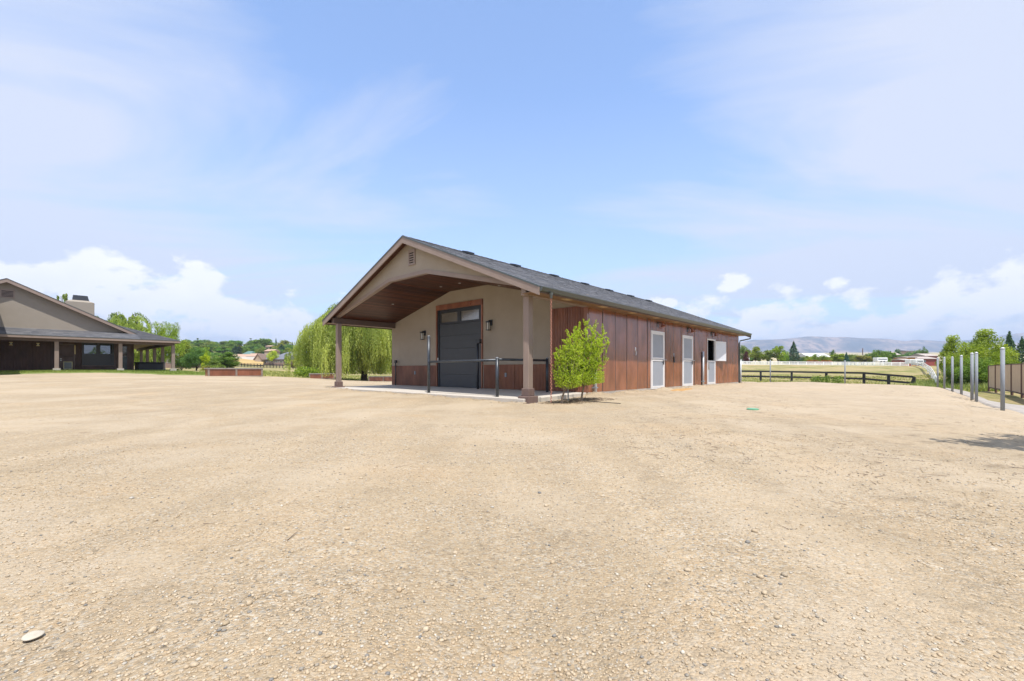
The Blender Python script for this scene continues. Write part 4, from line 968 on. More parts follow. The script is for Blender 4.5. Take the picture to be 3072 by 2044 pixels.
protos = {'broad': [broad_mesh(s, wid=w, nl=3000) for s, w in ((1, .95), (2, .85), (3, 1.05), (4, .75))],
          'bush': [broad_mesh(s, wid=1.35, nb=24, nl=2600, ls=.075, low=.04) for s in (5, 6)],
          'narrow': [broad_mesh(7, wid=.34, nb=14, nl=1600, ls=.06, low=.08)],
          'conifer': [conifer_mesh(8, .46), conifer_mesh(9, .56)], 'near': [broad_mesh(14, wid=.66, nb=60, nl=15000, ls=.022, low=.08), broad_mesh(15, wid=.9, nb=60, nl=15000, ls=.024, low=.06)], 'airy': [broad_mesh(10, wid=.62, nb=36, nl=2600, ls=.045, low=.12), broad_mesh(12, wid=.8, nb=40, nl=3600, ls=.04, low=.1)]}
used = set()
def tree(x, Y, ytop, wpx, kind, tint, label, name, cat='tree', group=None, var=None, zbase=None, rz=None):
    X = PX(x, Y); gz = (g(X, Y) if zbase is None else zbase) - .1; zt = ZY(ytop, Y); H = max(zt - gz, .5); lst = protos[kind]; i = (var if var is not None else int(abs(x * 7.3 + Y)) % len(lst)); i %= len(lst)
    tr, cr = lst[i]; r = thing(name, label, cat, (X, Y, gz), (rz if rz is not None else (x * 1.7) % 6.28), group)
    base_w = {'broad': (.95, .85, 1.05, .75), 'bush': (1.35, 1.35), 'narrow': (.34,), 'conifer': (.46, .56), 'airy': (.62, .8), 'near': (.66, .9)}[kind][i]
    sx = wpx / F * Y / base_w * 1.02; 
    for src in (tr, cr):
        if (kind, i, src.name) not in used: used.add((kind, i, src.name)); o = src
        else: o = src.copy(); COL.objects.link(o)
        o.parent = r; o.scale = (sx, sx, H); o.color = (*tint, 1) if src is cr else (1, 1, 1, 1)
    return r

G1, G2, G3, G4, G5 = (1, 1, 1), (1.55, 1.25, .8), (.8, .95, 1.15), (1.5, 1.05, 1.2), (2.6, 2.0, .5)
# -------- left middle distance
hg = 'trees on the far hillside'
for x, Y, yt, w_, kd, tn, lab, nm in [
    (558, 88, 1019, 58, 'broad', G2, 'yellow green broadleaf tree just past the house roof corner', 'broadleaf_tree'),
    (590, 60, 1036, 92, 'near', G3, 'large bluish green tree beyond the lawn beside the porch', 'broadleaf_tree'),
    (545, 64, 1072, 50, 'bush', G1, 'dark bush beyond the last porch column', 'bush'),
    (607, 95, 1037, 50, 'broad', (1.4, 1.35, .8), 'light green rounded tree behind the bluish green tree', 'broadleaf_tree'),
    (618, 58, 1052, 36, 'airy', G5, 'small bright yellow green tree among the dark trees', 'broadleaf_tree'),
    (682, 62, 1053, 92, 'near', (.95, 1.0, .95), 'dark green rounded tree behind the long planter', 'broadleaf_tree'),
    (640, 58, 1082, 70, 'bush', (1.2, 1.05, 1.1), 'low dull green bush left of the long planter top', 'bush'),
    (655, 75, 1062, 50, 'broad', G1, 'mid green tree between the two big trees beyond the lawn', 'broadleaf_tree'),
    (622, 56, 1098, 36, 'bush', (1.9, 1.15, 1.0), 'brownish low shrub at the lawn edge', 'bush'),
    (515, 62, 958, 62, 'near', (1.7, 1.5, .9), 'upright light green poplar behind the porch roof', 'poplar_tree'),
    (478, 66, 955, 70, 'near', (1.9, 1.6, .9), 'broad light green poplar beside the willow behind the house', 'poplar_tree'),
    (430, 75, 1050, 120, 'broad', (1.2, 1.1, .8), 'green tree seen through the far porch posts', 'broadleaf_tree'),
    (818, 215, 1048, 34, 'broad', G5, 'bright yellow tree behind the grey roofed barn', 'broadleaf_tree'),
    (894, 125, 1063, 38, 'airy', (2.1, 1.4, .6), 'small olive yellow tree behind the far black fence', 'broadleaf_tree'),
    (880, 128, 1090, 16, 'bush', (.8, .45, .6), 'dark reddish shrub by the far black fence', 'bush'),
    (858, 205, 1062, 13, 'bush', G1, 'small dark bush beside the grey roofed barn', 'bush'),
    (593, 300, 1013, 14, 'narrow', (.7, .8, .9), 'thin dark pine standing above the hillside trees', 'pine_tree'),
    (753, 380, 1014, 15, 'narrow', (.7, .85, .8), 'tall dark pointed cypress on the hill crest', 'cypress_tree'),
    (828, 380, 1014, 12, 'conifer', (.8, 1, .9), 'dark pointed spruce on the hill crest', 'spruce_tree'),
    (790, 360, 1013, 62, 'broad', G1, 'big rounded green tree at the top of the hill', 'broadleaf_tree'),
    (852, 330, 1020, 62, 'broad', (1.35, .95, .9), 'wide olive brown tree on the hillside', 'broadleaf_tree'),
    (877, 370, 1026, 16, 'conifer', (.9, 1, .9), 'small cone shaped tree at the right end of the hill crest', 'spruce_tree'),
    (893, 370, 1030, 26, 'broad', (.8, .9, .9), 'rounded dark tree at the end of the hill crest', 'broadleaf_tree')]:
    tree(x, Y, yt, w_, kd, tn, lab, nm, 'bush' if nm == 'bush' else 'tree', hg if Y > 290 else 'trees beyond the lawn')
rr = random.Random(8)
for i in range(96):
    row = i % 4; x = rr.uniform(520, 935) if row else rr.uniform(560, 800)
    Y = (390, 330, 280, 245)[row] + rr.uniform(-15, 15); yt = (1022, 1030, 1040, 1052)[row] + rr.uniform(-4, 5)
    if row == 3 and 690 < x < 930: continue
    if row == 2 and 830 < x < 930: yt += 4
    if x > 880: yt += 8
    tree(x, Y, yt, rr.uniform(30, 58), rr.choice(['broad', 'broad', 'airy', 'conifer']) if row else 'broad', (rr.uniform(.8, 1.4), rr.uniform(.85, 1.15), rr.uniform(.7, 1.1)), 'green tree in the dense wooded slope of the far hill', 'hillside_tree', 'tree', 'massed trees of the far wooded slope')
for i in range(26):  # trees behind the house and the barn
    x = rr.choice([rr.uniform(-250, 500), rr.uniform(920, 1100)])
    tree(x, rr.uniform(90, 130), rr.uniform(1045, 1070), rr.uniform(50, 80), 'broad', (rr.uniform(.8, 1.4), rr.uniform(.9, 1.15), rr.uniform(.8, 1.1)), 'green tree far behind the house and the willow', 'background_tree', 'tree', 'trees behind the house and willow')
# -------- right middle distance
for x, Y, yt, w_, kd, tn, lab, nm in [
    (2232, 175, 1031, 42, 'broad', (1.1, .95, 1), 'dull green tree just beyond the far corner of the barn', 'broadleaf_tree'),
    (2266, 168, 1039, 44, 'broad', (1.5, 1.15, .9), 'mid green tree by the salmon roofed house', 'broadleaf_tree'),
    (2302, 165, 1050, 52, 'broad', (1.5, 1.2, .9), 'light green rounded tree behind the white fence', 'broadleaf_tree'),
    (2334, 162, 1026, 40, 'airy', (1.9, 1.6, .6), 'tall bright green tree with a ragged top behind the white fence', 'broadleaf_tree'),
    (2352, 165, 1052, 34, 'bush', (1.3, 1.3, .7), 'green bush at the foot of the dark conifer', 'bush'),
    (2381, 168, 1023, 42, 'conifer', (1, 1, 1), 'big dark cone shaped conifer behind the white fence', 'conifer_tree'),
    (2408, 170, 1072, 34, 'bush', (1.4, 1.2, .9), 'low light green bush right of the dark conifer', 'bush'),
    (2425, 172, 1065, 32, 'broad', (1.7, 1.3, .8), 'yellow green tree before the white shed roof', 'broadleaf_tree'),
    (2445, 166, 1060, 28, 'broad', (1.5, 1.3, .8), 'small green tree in front of the white shed', 'broadleaf_tree'),
    (2474, 166, 1064, 34, 'broad', (1.6, 1.3, .8), 'small green tree at the end of the white shed', 'broadleaf_tree'),
    (2497, 210, 1047, 20, 'broad', (.7, .8, .9), 'dark round topped tree beyond the white shed', 'broadleaf_tree'),
    (2514, 175, 1059, 46, 'broad', (1.6, 1.3, .7), 'wide light green tree right of the white shed', 'broadleaf_tree'),
    (2539, 172, 1057, 22, 'conifer', (.8, 1.1, 1.4), 'small bluish conifer behind the white fence', 'conifer_tree'),
    (2565, 178, 1062, 44, 'broad', (1.3, 1.0, .9), 'olive tree right of the small bluish conifer', 'broadleaf_tree'),
    (2590, 172, 1064, 44, 'broad', (1.7, 1.0, 1.2), 'brownish tree in the hedge behind the white fence', 'broadleaf_tree'),
    (2617, 176, 1052, 44, 'broad', (1, 1, .8), 'dark green pointed tree in the hedge', 'broadleaf_tree'),
    (2640, 178, 1047, 48, 'broad', (1, 1, .9), 'big dark green tree in the hedge', 'broadleaf_tree'),
    (2664, 180, 1050, 44, 'broad', (.9, 1, .9), 'dark green tree at the end of the hedge', 'broadleaf_tree'),
    (2662, 165, 1068, 30, 'bush', (1.3, 1.2, .8), 'green bush at the foot of the hedge end', 'bush'),
    (2702, 185, 1064, 44, 'broad', (.8, .95, .9), 'dark low tree left of the red roofed stable', 'broadleaf_tree'),
    (2690, 400, 1047, 28, 'broad', (.7, .85, 1.2), 'far bluish tree on the ridge left of the stable', 'broadleaf_tree'),
    (2748, 350, 1050, 60, 'broad', (.8, .9, 1.1), 'wide far tree on the ridge behind the stable', 'broadleaf_tree'),
    (2772, 260, 1037, 30, 'airy', (1, 1, 1.2), 'tall grey green tree rising behind the stable', 'broadleaf_tree'),
    (2725, 420, 1052, 26, 'broad', (.7, .85, 1.2), 'small far tree on the ridge above the stable', 'broadleaf_tree'),
    (2862, 46, 996, 84, 'near', (2.1, 1.65, .9), 'tall light green tree with a narrow top beyond the steel posts', 'broadleaf_tree'),
    (2908, 43, 1014, 130, 'near', (1.8, 1.45, .8), 'broad bright green tree behind the steel posts', 'broadleaf_tree'),
    (2962, 44, 976, 124, 'near', (1.9, 1.5, .8), 'tallest light green tree beside the tan wind fence', 'broadleaf_tree'),
    (3006, 42, 1040, 84, 'near', (1.8, 1.5, .7), 'low bright green tree above the tan wind fence', 'broadleaf_tree'),
    (2872, 40, 1064, 66, 'near', (1.3, 1.15, .8), 'green bush at the foot of the tall light tree', 'bush'),
    (2930, 38, 1066, 120, 'near', (1.1, 1.1, .8), 'dark green bush beside the near end of the tan fence', 'bush'),
    (3028, 60, 994, 60, 'conifer', (1.3, 1.2, 1.1), 'dark pine tree above the tan wind fence', 'pine_tree'),
    (3066, 56, 1010, 66, 'conifer', (1.3, 1.2, 1.0), 'second dark pine at the edge of the view above the tan fence', 'pine_tree')]:
    tree(x, Y, yt, w_, kd, tn, lab, nm, 'bush' if nm == 'bush' else 'tree', 'trees beyond the pasture' if Y > 100 else 'trees beyond the pen')
for i in range(26):
    x = rr.uniform(2180, 2720); tree(x, rr.uniform(190, 240), rr.uniform(1060, 1070), rr.uniform(28, 50), 'broad', (rr.uniform(.8, 1.5), rr.uniform(.9, 1.15), rr.uniform(.8, 1.1)), 'small green tree in the hedge row beyond the pasture', 'hedge_tree', 'tree', 'hedge row trees beyond the pasture')
for i in range(34):
    a = R_(rr.uniform(54, 92)); Rr = rr.uniform(36, 52); X, Y = Rr * math.sin(a), Rr * math.cos(a); H = rr.uniform(3.6, 6.2)
    x = CX + F * X / Y; tree(x, Y, HOR - (H - 1 + g(X, Y)) / Y * F, 5.5 / Y * F, 'broad', (1.1, 1.05, .8), 'green tree past the tan wind fence', 'roadside_tree', 'tree', 'trees past the tan wind fence')
o = tree(CX + F * 7.9 / 4.6, 4.6, HOR - 4.2 / 4.6 * F, 2.9 / 4.6 * F, 'airy', (1.3, 1.2, .8), 'leafy young tree just outside the pen that shades the yard edge', 'young_tree', 'tree')
# red flowers hedge
def blobs_bush(name, label, pts, m, n, size, tint, seed, cat='bush'):
    rs = np.random.RandomState(seed); P = crown_pts(pts, n, rs, .4); V = leafquads(P, size * rs.uniform(.6, 1.3, n), rs, .8); o = mk_fast(name, V, 4, m, lr=rs.rand(n)); o.color = (*tint, 1); return tag(o, label, cat)
for x0, x1 in ((2426, 2446), (2468, 2490)):
    Y = 160; P = [(PX(x, Y), Y, g(PX(x, Y), Y) + 1.0, .9, .6, .7) for x in np.linspace(x0, x1, 5)]
    blobs_bush('flowering_shrub', 'red flowering shrub behind the white fence' + (' in front of the white shed' if x0 < 2450 else ' at the end of the white shed'), P, 'leaf', 1600, .28, (2.4, .55, .7), x0)

# -------- willows
def willow(name, label, X, Y, H, Rw, zg, seed, ns, tint, lsz=.2, trunkr=.32, droopmin=.25):
    rs = np.random.RandomState(seed); root = thing(name, label, 'tree', (X, Y, zg)); t = MB()
    t.tube([(0, 0, -.2), (.05, 0, H * .12), (.0, .05, H * .24)], [trunkr * 1.3, trunkr, trunkr * .85], 12)
    tips = []
    for i in range(26):
        a = rs.rand() * 6.28; rr_ = Rw * rs.uniform(.25, .82); zt = H * (1 - .35 * (rr_ / Rw) ** 2) * rs.uniform(.86, 1.0); p0 = Vector((0, 0, H * .2)); p3 = Vector((rr_ * math.cos(a), rr_ * math.sin(a), zt))
        pm = Vector((p3.x * .35, p3.y * .35, H * .2 + (zt - H * .2) * .65)); t.tube([p0, pm, p3], [trunkr * .45, trunkr * .2, .03], 6, False); tips.append((pm, p3))
    t.build('trunk', 'bark', root); Cs = []
    for i in range(ns):
        if i % 14 == 0:
            pm, p3 = tips[rs.randint(len(tips))]; f = rs.rand(); pc = pm.lerp(p3, f ** .6); Lk = rs.uniform(.3, 1); hue = rs.rand(); fall = rs.rand() > .6
            oc = Vector((rs.randn(), rs.randn(), 0)) * Rw * .15 + Vector((p3.x, p3.y, 0)).normalized() * Rw * rs.rand() ** 1.6 * .55
        p = pc; out = oc + Vector((rs.randn(), rs.randn(), 0)) * Rw * .03
        s = Vector((p.x + out.x, p.y + out.y, 0)); rad_ = math.hypot(s.x, s.y) / (1.33 * Rw); s.z = min(p.z, H * (1 - .62 * min(rad_, 1) ** 2.4)) + rs.uniform(-.2, .25) + (.55 * math.sin(i // 14 * 2.7) - .25); L = (s.z - .3) * min(.99, Lk * rs.uniform(.75, 1.1) + (.12 if fall else 0)); n = max(6, int(L / (lsz * .42)))
        k = np.arange(n) / n; arch = Vector((p.x, p.y, p.z)); x = arch.x + out.x * np.clip(k * 5, 0, 1) ** .7; y = arch.y + out.y * np.clip(k * 5, 0, 1) ** .7; sw = rs.randn(2) * .12
        z = s.z - L * np.clip(k - .06, 0, 1) + .25 * np.sin(np.clip(k * 5, 0, 1) * 3.14)
        Cs.append(np.stack([x + sw[0] * k * 2 + rs.randn(n) * .05, y + sw[1] * k * 2 + rs.randn(n) * .05, z], -1))
    P = np.concatenate(Cs); strand = np.concatenate([np.full(len(c), np.random.RandomState(900 + i // 14).rand()) for i, c in enumerate(Cs)]); lr = np.clip(.65 * strand + .35 * rs.rand(len(P)), 0, 1)
    V = leafquads(P, lsz * rs.uniform(.7, 1.3, len(P)), rs, .36, True); c = mk_fast('hanging_foliage', V, 4, 'leaf_willow', root, lr); c.color = (*tint, 1); return root
willow('weeping_willow', 'large weeping willow behind the porch with foliage hanging to the ground', PX(1092, 51), 51, 9.3, 5.9, g(PX(1092, 51), 51), 3, 6400, (1, 1, 1), .20)
willow('weeping_willow', 'weeping willow rising behind the chimney and porch roof of the house', PX(368, 64), 64, 9.0, 4.6, .8, 5, 1300, (.95, 1, 1), .26)
willow('weeping_willow', 'small willow top showing above the house rake left of the chimney', PX(186, 66), 66, 12.2, 1.7, .8, 6, 420, (.95, 1, .95), .26)

# -------- the two shrubs in front of the barn
def shrub(name, label, X, Y, H, Wd, lean, seed, nl, zlow=.35):
    rs = np.random.RandomState(seed); gz = g(X, Y); root = thing(name, label, 'shrub', (X, Y, gz)); t = MB(); Ls = []
    fork = Vector((lean * .35, 0, zlow)); t.tube([(0, 0, -.05), (lean * .12, 0, zlow * .5), fork], [.035, .028, .024], 8)
    for i in range(34):
        a = rs.rand() * 6.28; e = rs.uniform(.05, 1) ** .75; tip = Vector((lean + math.cos(a) * Wd * .5 * e * rs.uniform(.75, 1.1), math.sin(a) * Wd * .5 * e, H * (1 - .26 * e ** 2) * rs.uniform(.74, 1.0)))
        mid = fork.lerp(tip, .42) + Vector((math.cos(a) * Wd * .20 * e, math.sin(a) * Wd * .20 * e, -.04)); t.tube([fork, mid, tip], [.014, .008, .002], 5, False)
        for k in range(22):
            f = rs.uniform(.18, 1.02); q = (fork.lerp(mid, f * 2) if f < .5 else mid.lerp(tip, f * 2 - 1)); d = Vector(rs.randn(3)).normalized(); d.z = abs(d.z) * 1.1 + .35; Lb = rs.uniform(.08, .26) * Wd * (1.1 - f * .55)
            e2 = q + d * Lb; t.tube([q, e2], [.003, .001], 3, False); m = int(nl / (34 * 22)); s = rs.rand(m)
            for j in range(m): p = q.lerp(e2, s[j]) + Vector(rs.randn(3)) * .009 * Wd; Ls.append(p)
    # low skirt
    for k in range(int(nl * .12)):
        a = rs.rand() * 6.28; r = Wd * .42 * rs.rand() ** .5; Ls.append(Vector((lean * .8 + r * math.cos(a), r * math.sin(a), zlow + .04 + .35 * rs.rand() + .25 * (r / Wd))))
    P = np.array(Ls); t.build('stems', 'bark_pale', root); V = leafquads(P, .031 * rs.uniform(.6, 1.35, len(P)), rs, .62)
    mk_fast('foliage', V, 4, 'leaf_shrub', root, np.clip(.3 * P[:, 2] / H + .7 * rs.rand(len(P)), 0, 1)); return root
shrub('leafy_shrub', 'smaller bright green shrub with a leaning stem next to the rain chain', PX(1684, 12.5), 12.5, 2.02, .92, .24, 3, 26000, .34)
shrub('leafy_shrub', 'larger bright yellow green shrub in front of the barn corner', PX(1744, 13.1), 13.1, 2.50, 1.24, .20, 4, 44000, .40)

# -------- grass tufts
def blades(name, X, Y, h, w, seed, m, z_off=0, tint=(1, 1, 1)):
    rs = np.random.RandomState(seed); n = len(X); a = rs.rand(n) * 6.28; z = tz(X, Y) + z_off; lean = rs.randn(n, 2) * .35 * h[:, None]
    P0 = np.stack([X - np.cos(a) * w, Y - np.sin(a) * w, z], -1); P1 = np.stack([X + np.cos(a) * w, Y + np.sin(a) * w, z], -1); P2 = np.stack([X + lean[:, 0], Y + lean[:, 1], z + h], -1)
    o = mk_fast(name, np.stack([P0, P1, P2], 1).reshape(-1, 3), 3, m, lr=rs.rand(n)); o.color = (*tint, 1); return tag(o, kind='stuff')
rs = np.random.RandomState(77)
n = 22000; Y = 36 + 40 * rs.rand(n) ** 1.3; x = rs.uniform(2170, 2830, n); X = (x - CX) / F * Y; k = (np.hypot(X, Y) > Rg(np.arctan2(X, Y)) + .5) & (vnoise(X, Y, .5, 3) + .7 > rs.rand(n))
blades('pasture_grass', X[k], Y[k], rs.uniform(.06, .22, n)[k], .03 + .0005 * Y[k], 5, 'grass')
n = 9000; Y = rs.uniform(34, 52, n); x = rs.uniform(2740, 3010, n); X = (x - CX) / F * Y; k = (np.hypot(X, Y) > Rg(np.arctan2(X, Y)) + 2.5)
blades('bank_weeds', X[k], Y[k], rs.uniform(.2, .8, n)[k], .05 + 0 * Y[k], 6, 'grass', tint=(.75, .9, .7))
n = 16000; Y = 34 + 50 * rs.rand(n) ** 1.4; x = rs.uniform(600, 1176, n); X = (x - CX) / F * Y; k = np.hypot(X, Y) > Rg(np.arctan2(X, Y)) + .4
blades('meadow_grass', X[k], Y[k], rs.uniform(.05, .20, n)[k], .04 + .0006 * Y[k], 7, 'grass', tint=(.95, 1, .9))
n = 24000; a = rs.uniform(-.90, math.atan2(650 - CX, F), n); Rr = Rg(a) - .35 + .25 * np.sin(a * 90) + rs.rand(n) * 6; blades('lawn_blades', Rr * np.sin(a), Rr * np.cos(a), rs.uniform(.05, .11, n), .02 + 0 * a, 8, 'lawnblade', .05)
for i, (x, Y) in enumerate(((2440, 43), (2505, 42), (2468, 44))):
    X = PX(x, Y); P = [(X + .25 * k, Y, g(X, Y) + .35 + .1 * k, .35, .3, .45) for k in range(3)]; blobs_bush('weed_clump', ('leafy weed clump behind the black rail fence near its middle post', 'taller leafy weed clump behind the black rail fence', 'thin weed clump between two larger clumps behind the black fence')[i], P, 'leaf', 500, .11, (1.2, 1.1, .9), 50 + i, 'weed')
for x, Y in ((905, 46), (925, 45.5)):
    X = PX(x, Y); P = [(X, Y, g(X, Y) + .5, .8, .6, .6), (X + .7, Y, g(X, Y) + .45, .6, .5, .5)]; blobs_bush('garden_bush', 'low leafy bush left of the small planter' if x < 910 else 'low leafy bush touching the small planter', P, 'leaf', 1800, .12, (1.7, 1.5, .8), x, 'bush')

# ------------------------------------------------------------------ main house on the left
house = thing('house', 'single storey house with grey stucco gable, dark rusty siding and wraparound porch', 'house', W(0, 0), ROT)
HE, HV, HZ = -3.67, 38.6, 3.5          # porch eave corner
vw, us_ = 41.4, -6.34                  # house wall planes
UL = -26.0
def fz(v): return HZ + .23 * (v - HV)
def rz_(u): return HZ + .466 * (HE - u)
def grz(u): return 7.70 - .493 * abs(u + 13.55)
# front porch roof (with the corner hip), right roof slope
def sheet(name, pts, m, thick=.08, parent=house): return MB().prism([Vector(p) for p in pts], (0, 0, -thick)).build(name, m, parent)
hipv = lambda z: (HE - (z - HZ) / .466, HV + (z - HZ) / .23)
z2 = 6.0; hu, hv = hipv(z2)
sheet('porch_roof_deck', [(UL, HV, HZ), (HE, HV, HZ), (hu, hv, z2), (UL, hv, z2)], 'roof_far')
sheet('side_roof_deck', [(HE, HV, HZ), (HE, 58, HZ), (hu, 58, z2), (hu, hv, z2)], 'roof_far')
ev = np.array([0, 1, .23]) / math.hypot(1, .23); nr = np.array([0, -.23, 1]) / math.hypot(1, .23)
shingles(house, (-17, HV, HZ + .005), (1, 0, 0), ev, nr, 17 - 6.3, 2.75, .15, .45, 21)
# clipped shingle field on the hip beside the gable
def hip_field():
    rs = np.random.RandomState(5); V = []; lr = []; L = math.hypot(1, .23); s = 0
    while True:
        z = HZ + s * .23 / L; v = HV + s / L; uend = hipv(z)[0]; u0 = -6.3 if s < 2.75 else -9
        if z > 5.6: break
        a = u0
        while a < uend - .02:
            b = min(a + rs.uniform(.3, .6), uend); h = rs.choice([.012, .02])
            V += [(a, v, z + h), (b, v, z + h), (b, v + .17 / L, z + .17 * .23 / L + .006), (a, v + .17 / L, z + .17 * .23 / L + .006)]; lr.append(rs.rand() * .75 + (h > .015) * .2); a = b
        s += .15
    tag(mk_fast('hip_shingle', np.array(V), 4, 'shingle', house, lr), kind='stuff')
hip_field()
for (a, b) in (((UL, HV), (HE, HV)), ):
    MB().box(UL, HE, HV - .03, HV, HZ - .20, HZ - .035).build('fascia_board', 'trim', house); MB().box(UL, HE + .02, HV - .045, HV, HZ - .034, HZ + .012).build('drip_edge', 'gutter', house)
MB().box(HE, HE + .03, HV, 58, HZ - .20, HZ - .035).build('fascia_board', 'trim', house); MB().box(HE, HE + .04, HV, 58, HZ - .034, HZ + .012).build('drip_edge', 'gutter', house)
MB().box(UL, HE - .02, HV + .02, vw, HZ - .16, HZ - .14).box(us_, HE - .02, vw, 57.5, HZ - .16, HZ - .14).build('porch_soffit', 'soffit_vent', house)
MB().box(UL, HE - .35, HV + .33, HV + .53, HZ - .40, HZ - .16).box(HE - .50, HE - .30, HV + .53, 56, HZ - .40, HZ - .16).build('porch_beam', 'trim_dark', house)
# gable: stucco wall, roof with rakes
GV = 40.95
MB().prism([(-19.6, vw, 3.9), (-6.5, vw, 3.9), (-6.5, vw, grz(-6.5) - .1), (-13.55, vw, 7.55), (-19.6, vw, grz(-19.6) - .1)], (0, .2, 0)).build('gable_wall', 'stucco_h', house)
for sg in (1, -1):
    ue = -13.55 + sg * 7.4
    MB().prism([(-13.55, GV, 7.70), (ue, GV, grz(ue)), (ue, GV, grz(ue) - .07), (-13.55, GV, 7.63)], (0, 14, 0)).build('gable_roof', 'roof_far', house)
    MB().prism([(-13.55, GV - .03, 7.66), (ue, GV - .03, grz(ue) - .04), (ue, GV - .03, grz(ue) - .28), (-13.55, GV - .03, 7.42)], (0, .045, 0)).build('rake_board', 'trim', house)
    MB().prism([(-13.55, GV - .045, 7.715), (ue, GV - .045, grz(ue) + .015), (ue, GV - .045, grz(ue) - .04), (-13.55, GV - .045, 7.66)], (0, .06, 0)).build('drip_edge', 'gutter', house)
    MB().prism([(-13.55, GV + .02, 7.45), (ue, GV + .02, grz(ue) - .25), (ue, GV + .02, grz(ue) - .22), (-13.55, GV + .02, 7.48)], (0, vw - GV - .03, 0)).build('rake_soffit', 'trim_dark', house)
vent(house, lambda a0, a1, b0, b1, c0, c1: (-13.52 + a0, -13.52 + a1, vw - c1, vw - c0, 6.33 + b0, 6.33 + b1), .72, .62, 'trim')
# walls
wall_u = [(UL, -9.52), (-7.67, -7.10), (-6.80, us_)]
np_ = 0
a = -17.0
while a < us_ - .05:
    b = min(a + .95, us_)
    segs = [(a, b, .9, HZ - .16)]
    for d0, d1, zb, zt in ((-9.56, -7.63, 1.38, 3.20), (-10.9, -9.95, .9, 3.05), (-7.12, -6.80, .95, 3.05)):
        new = []
        for s in segs:
            if s[1] <= d0 or s[0] >= d1: new.append(s); continue
            if s[0] < d0: new.append((s[0], d0, s[2], s[3]))
            if s[1] > d1: new.append((d1, s[1], s[2], s[3]))
            m0, m1 = max(s[0], d0), min(s[1], d1)
            if zb > s[2] + .02: new.append((m0, m1, s[2], zb))
            if zt < s[3] - .02: new.append((m0, m1, zt, s[3]))
        segs = new
    for s in segs:
        if s[1] - s[0] < .02: continue
        n = max(1, int((s[1] - s[0]) / .07)); t = MB()
        xs = np.linspace(s[0] + .004, s[1] - .004, n * 2 + 1); Vv = []; 
        for i, x_ in enumerate(xs):
            d_ = .02 if i % 2 else .035
            Vv += [(x_, vw - d_, s[2]), (x_, vw - d_, s[3])]
        t.add(Vv, [(2 * i, 2 * i + 2, 2 * i + 3, 2 * i + 1) for i in range(len(xs) - 1)]); t.build('siding_panel', 'house_rust', house)
    a = b
MB().box(UL, us_, vw - .001, vw + .15, .6, 3.9).build('wall_core', 'dark', house)
MB().box(UL, -17.0, vw - .03, vw - .002, .9, HZ - .16).build('siding_panel', 'house_rust', house)
MB().box(us_ - .15, us_, vw + .15, 57.5, .6, 3.9).build('side_wall', 'house_rust', house)
# window
wf_ = MB()
for b_ in ((-9.56, -7.63, 3.10, 3.20), (-9.56, -7.63, 1.38, 1.46), (-9.56, -9.44, 1.46, 3.10), (-7.75, -7.63, 1.46, 3.10), (-9.44, -7.75, 2.22, 2.32), (-8.72, -8.47, 2.32, 3.10)): wf_.box(b_[0], b_[1], vw - .07, vw - .002, b_[2], b_[3])
wo = wf_.build('window', 'black', house)
for b_ in ((-9.44, -8.72, 2.32, 3.10), (-8.47, -7.75, 2.32, 3.10)): MB().box(b_[0], b_[1], vw - .03, vw - .003, b_[2], b_[3]).build('window_pane', glass_mat('sky_glass', (.03, .04, .05), .02), wo)
MB().box(-9.44, -7.75, vw - .035, vw - .003, 1.46, 2.22).build('screened_pane', mat('window_screen', (.02, .022, .028), .35, .1), wo)
MB().box(-9.6, -7.59, vw - .09, vw - .03, 1.30, 1.375).build('window_sill', 'trim_dark', wo)
do = MB().box(-10.9, -10.83, vw - .05, vw - .002, .92, 3.05).box(-10.02, -9.95, vw - .05, vw - .002, .92, 3.05).box(-10.83, -10.02, vw - .05, vw - .002, 2.98, 3.05).build('door', 'trim_dark', house)
MB().box(-10.83, -10.02, vw - .03, vw - .002, .92, 2.05).build('lower_leaf', 'house_rust', do); MB().box(-10.83, -10.02, vw - .03, vw - .002, 2.08, 2.97).build('upper_leaf', 'house_rust', do)
pf = MB().box(-10.62, -10.10, vw - .06, vw - .031, 1.04, 1.09).box(-10.62, -10.10, vw - .06, vw - .031, 1.60, 1.65).box(-10.62, -10.57, vw - .06, vw - .031, 1.09, 1.60).box(-10.15, -10.10, vw - .06, vw - .031, 1.09, 1.60).build('pet_door_frame', mat('cream_frame', (.5, .45, .25), .5), do)
MB().box(-10.57, -10.15, vw - .045, vw - .031, 1.09, 1.60).build('pet_door_flap', mat('grey_flap', (.12, .15, .17), .15), pf)
for z in (1.72, 1.84): MB().box(-10.80, -10.70, vw - .08, vw - .03, z, z + .05).build('door_handle', 'galvcap', do)
MB().box(-9.99, -9.94, vw - .09, vw - .05, 2.25, 2.95).build('thermometer_strip', 'brass', house)
gd = MB().box(-7.12, -6.80, vw - .06, vw - .002, .95, 3.05).build('narrow_window', 'black', house)
MB().box(-7.08, -6.84, vw - .07, vw - .061, 2.15, 3.0).build('window_pane', glass_mat('sky_glass_2', (.05, .06, .07), .02), gd); MB().box(-7.08, -6.84, vw - .07, vw - .061, 1.0, 2.1).build('window_pane', mat('bluish_pane', (.03, .05, .06), .2), gd)
for u in (-13.35, -11.98):
    o = MB().box(u - .09, u + .09, vw - .14, vw - .04, 3.0, 3.05).box(u - .09, u + .09, vw - .14, vw - .04, 2.82, 2.87).box(u - .05, u + .05, vw - .05, vw - .035, 2.82, 3.05).build('wall_sconce', 'brass', house)
    MB().tube([(u, vw - .10, 2.87), (u, vw - .10, 3.0)], .04, 8).build('lamp_glass', 'lampglass', o)
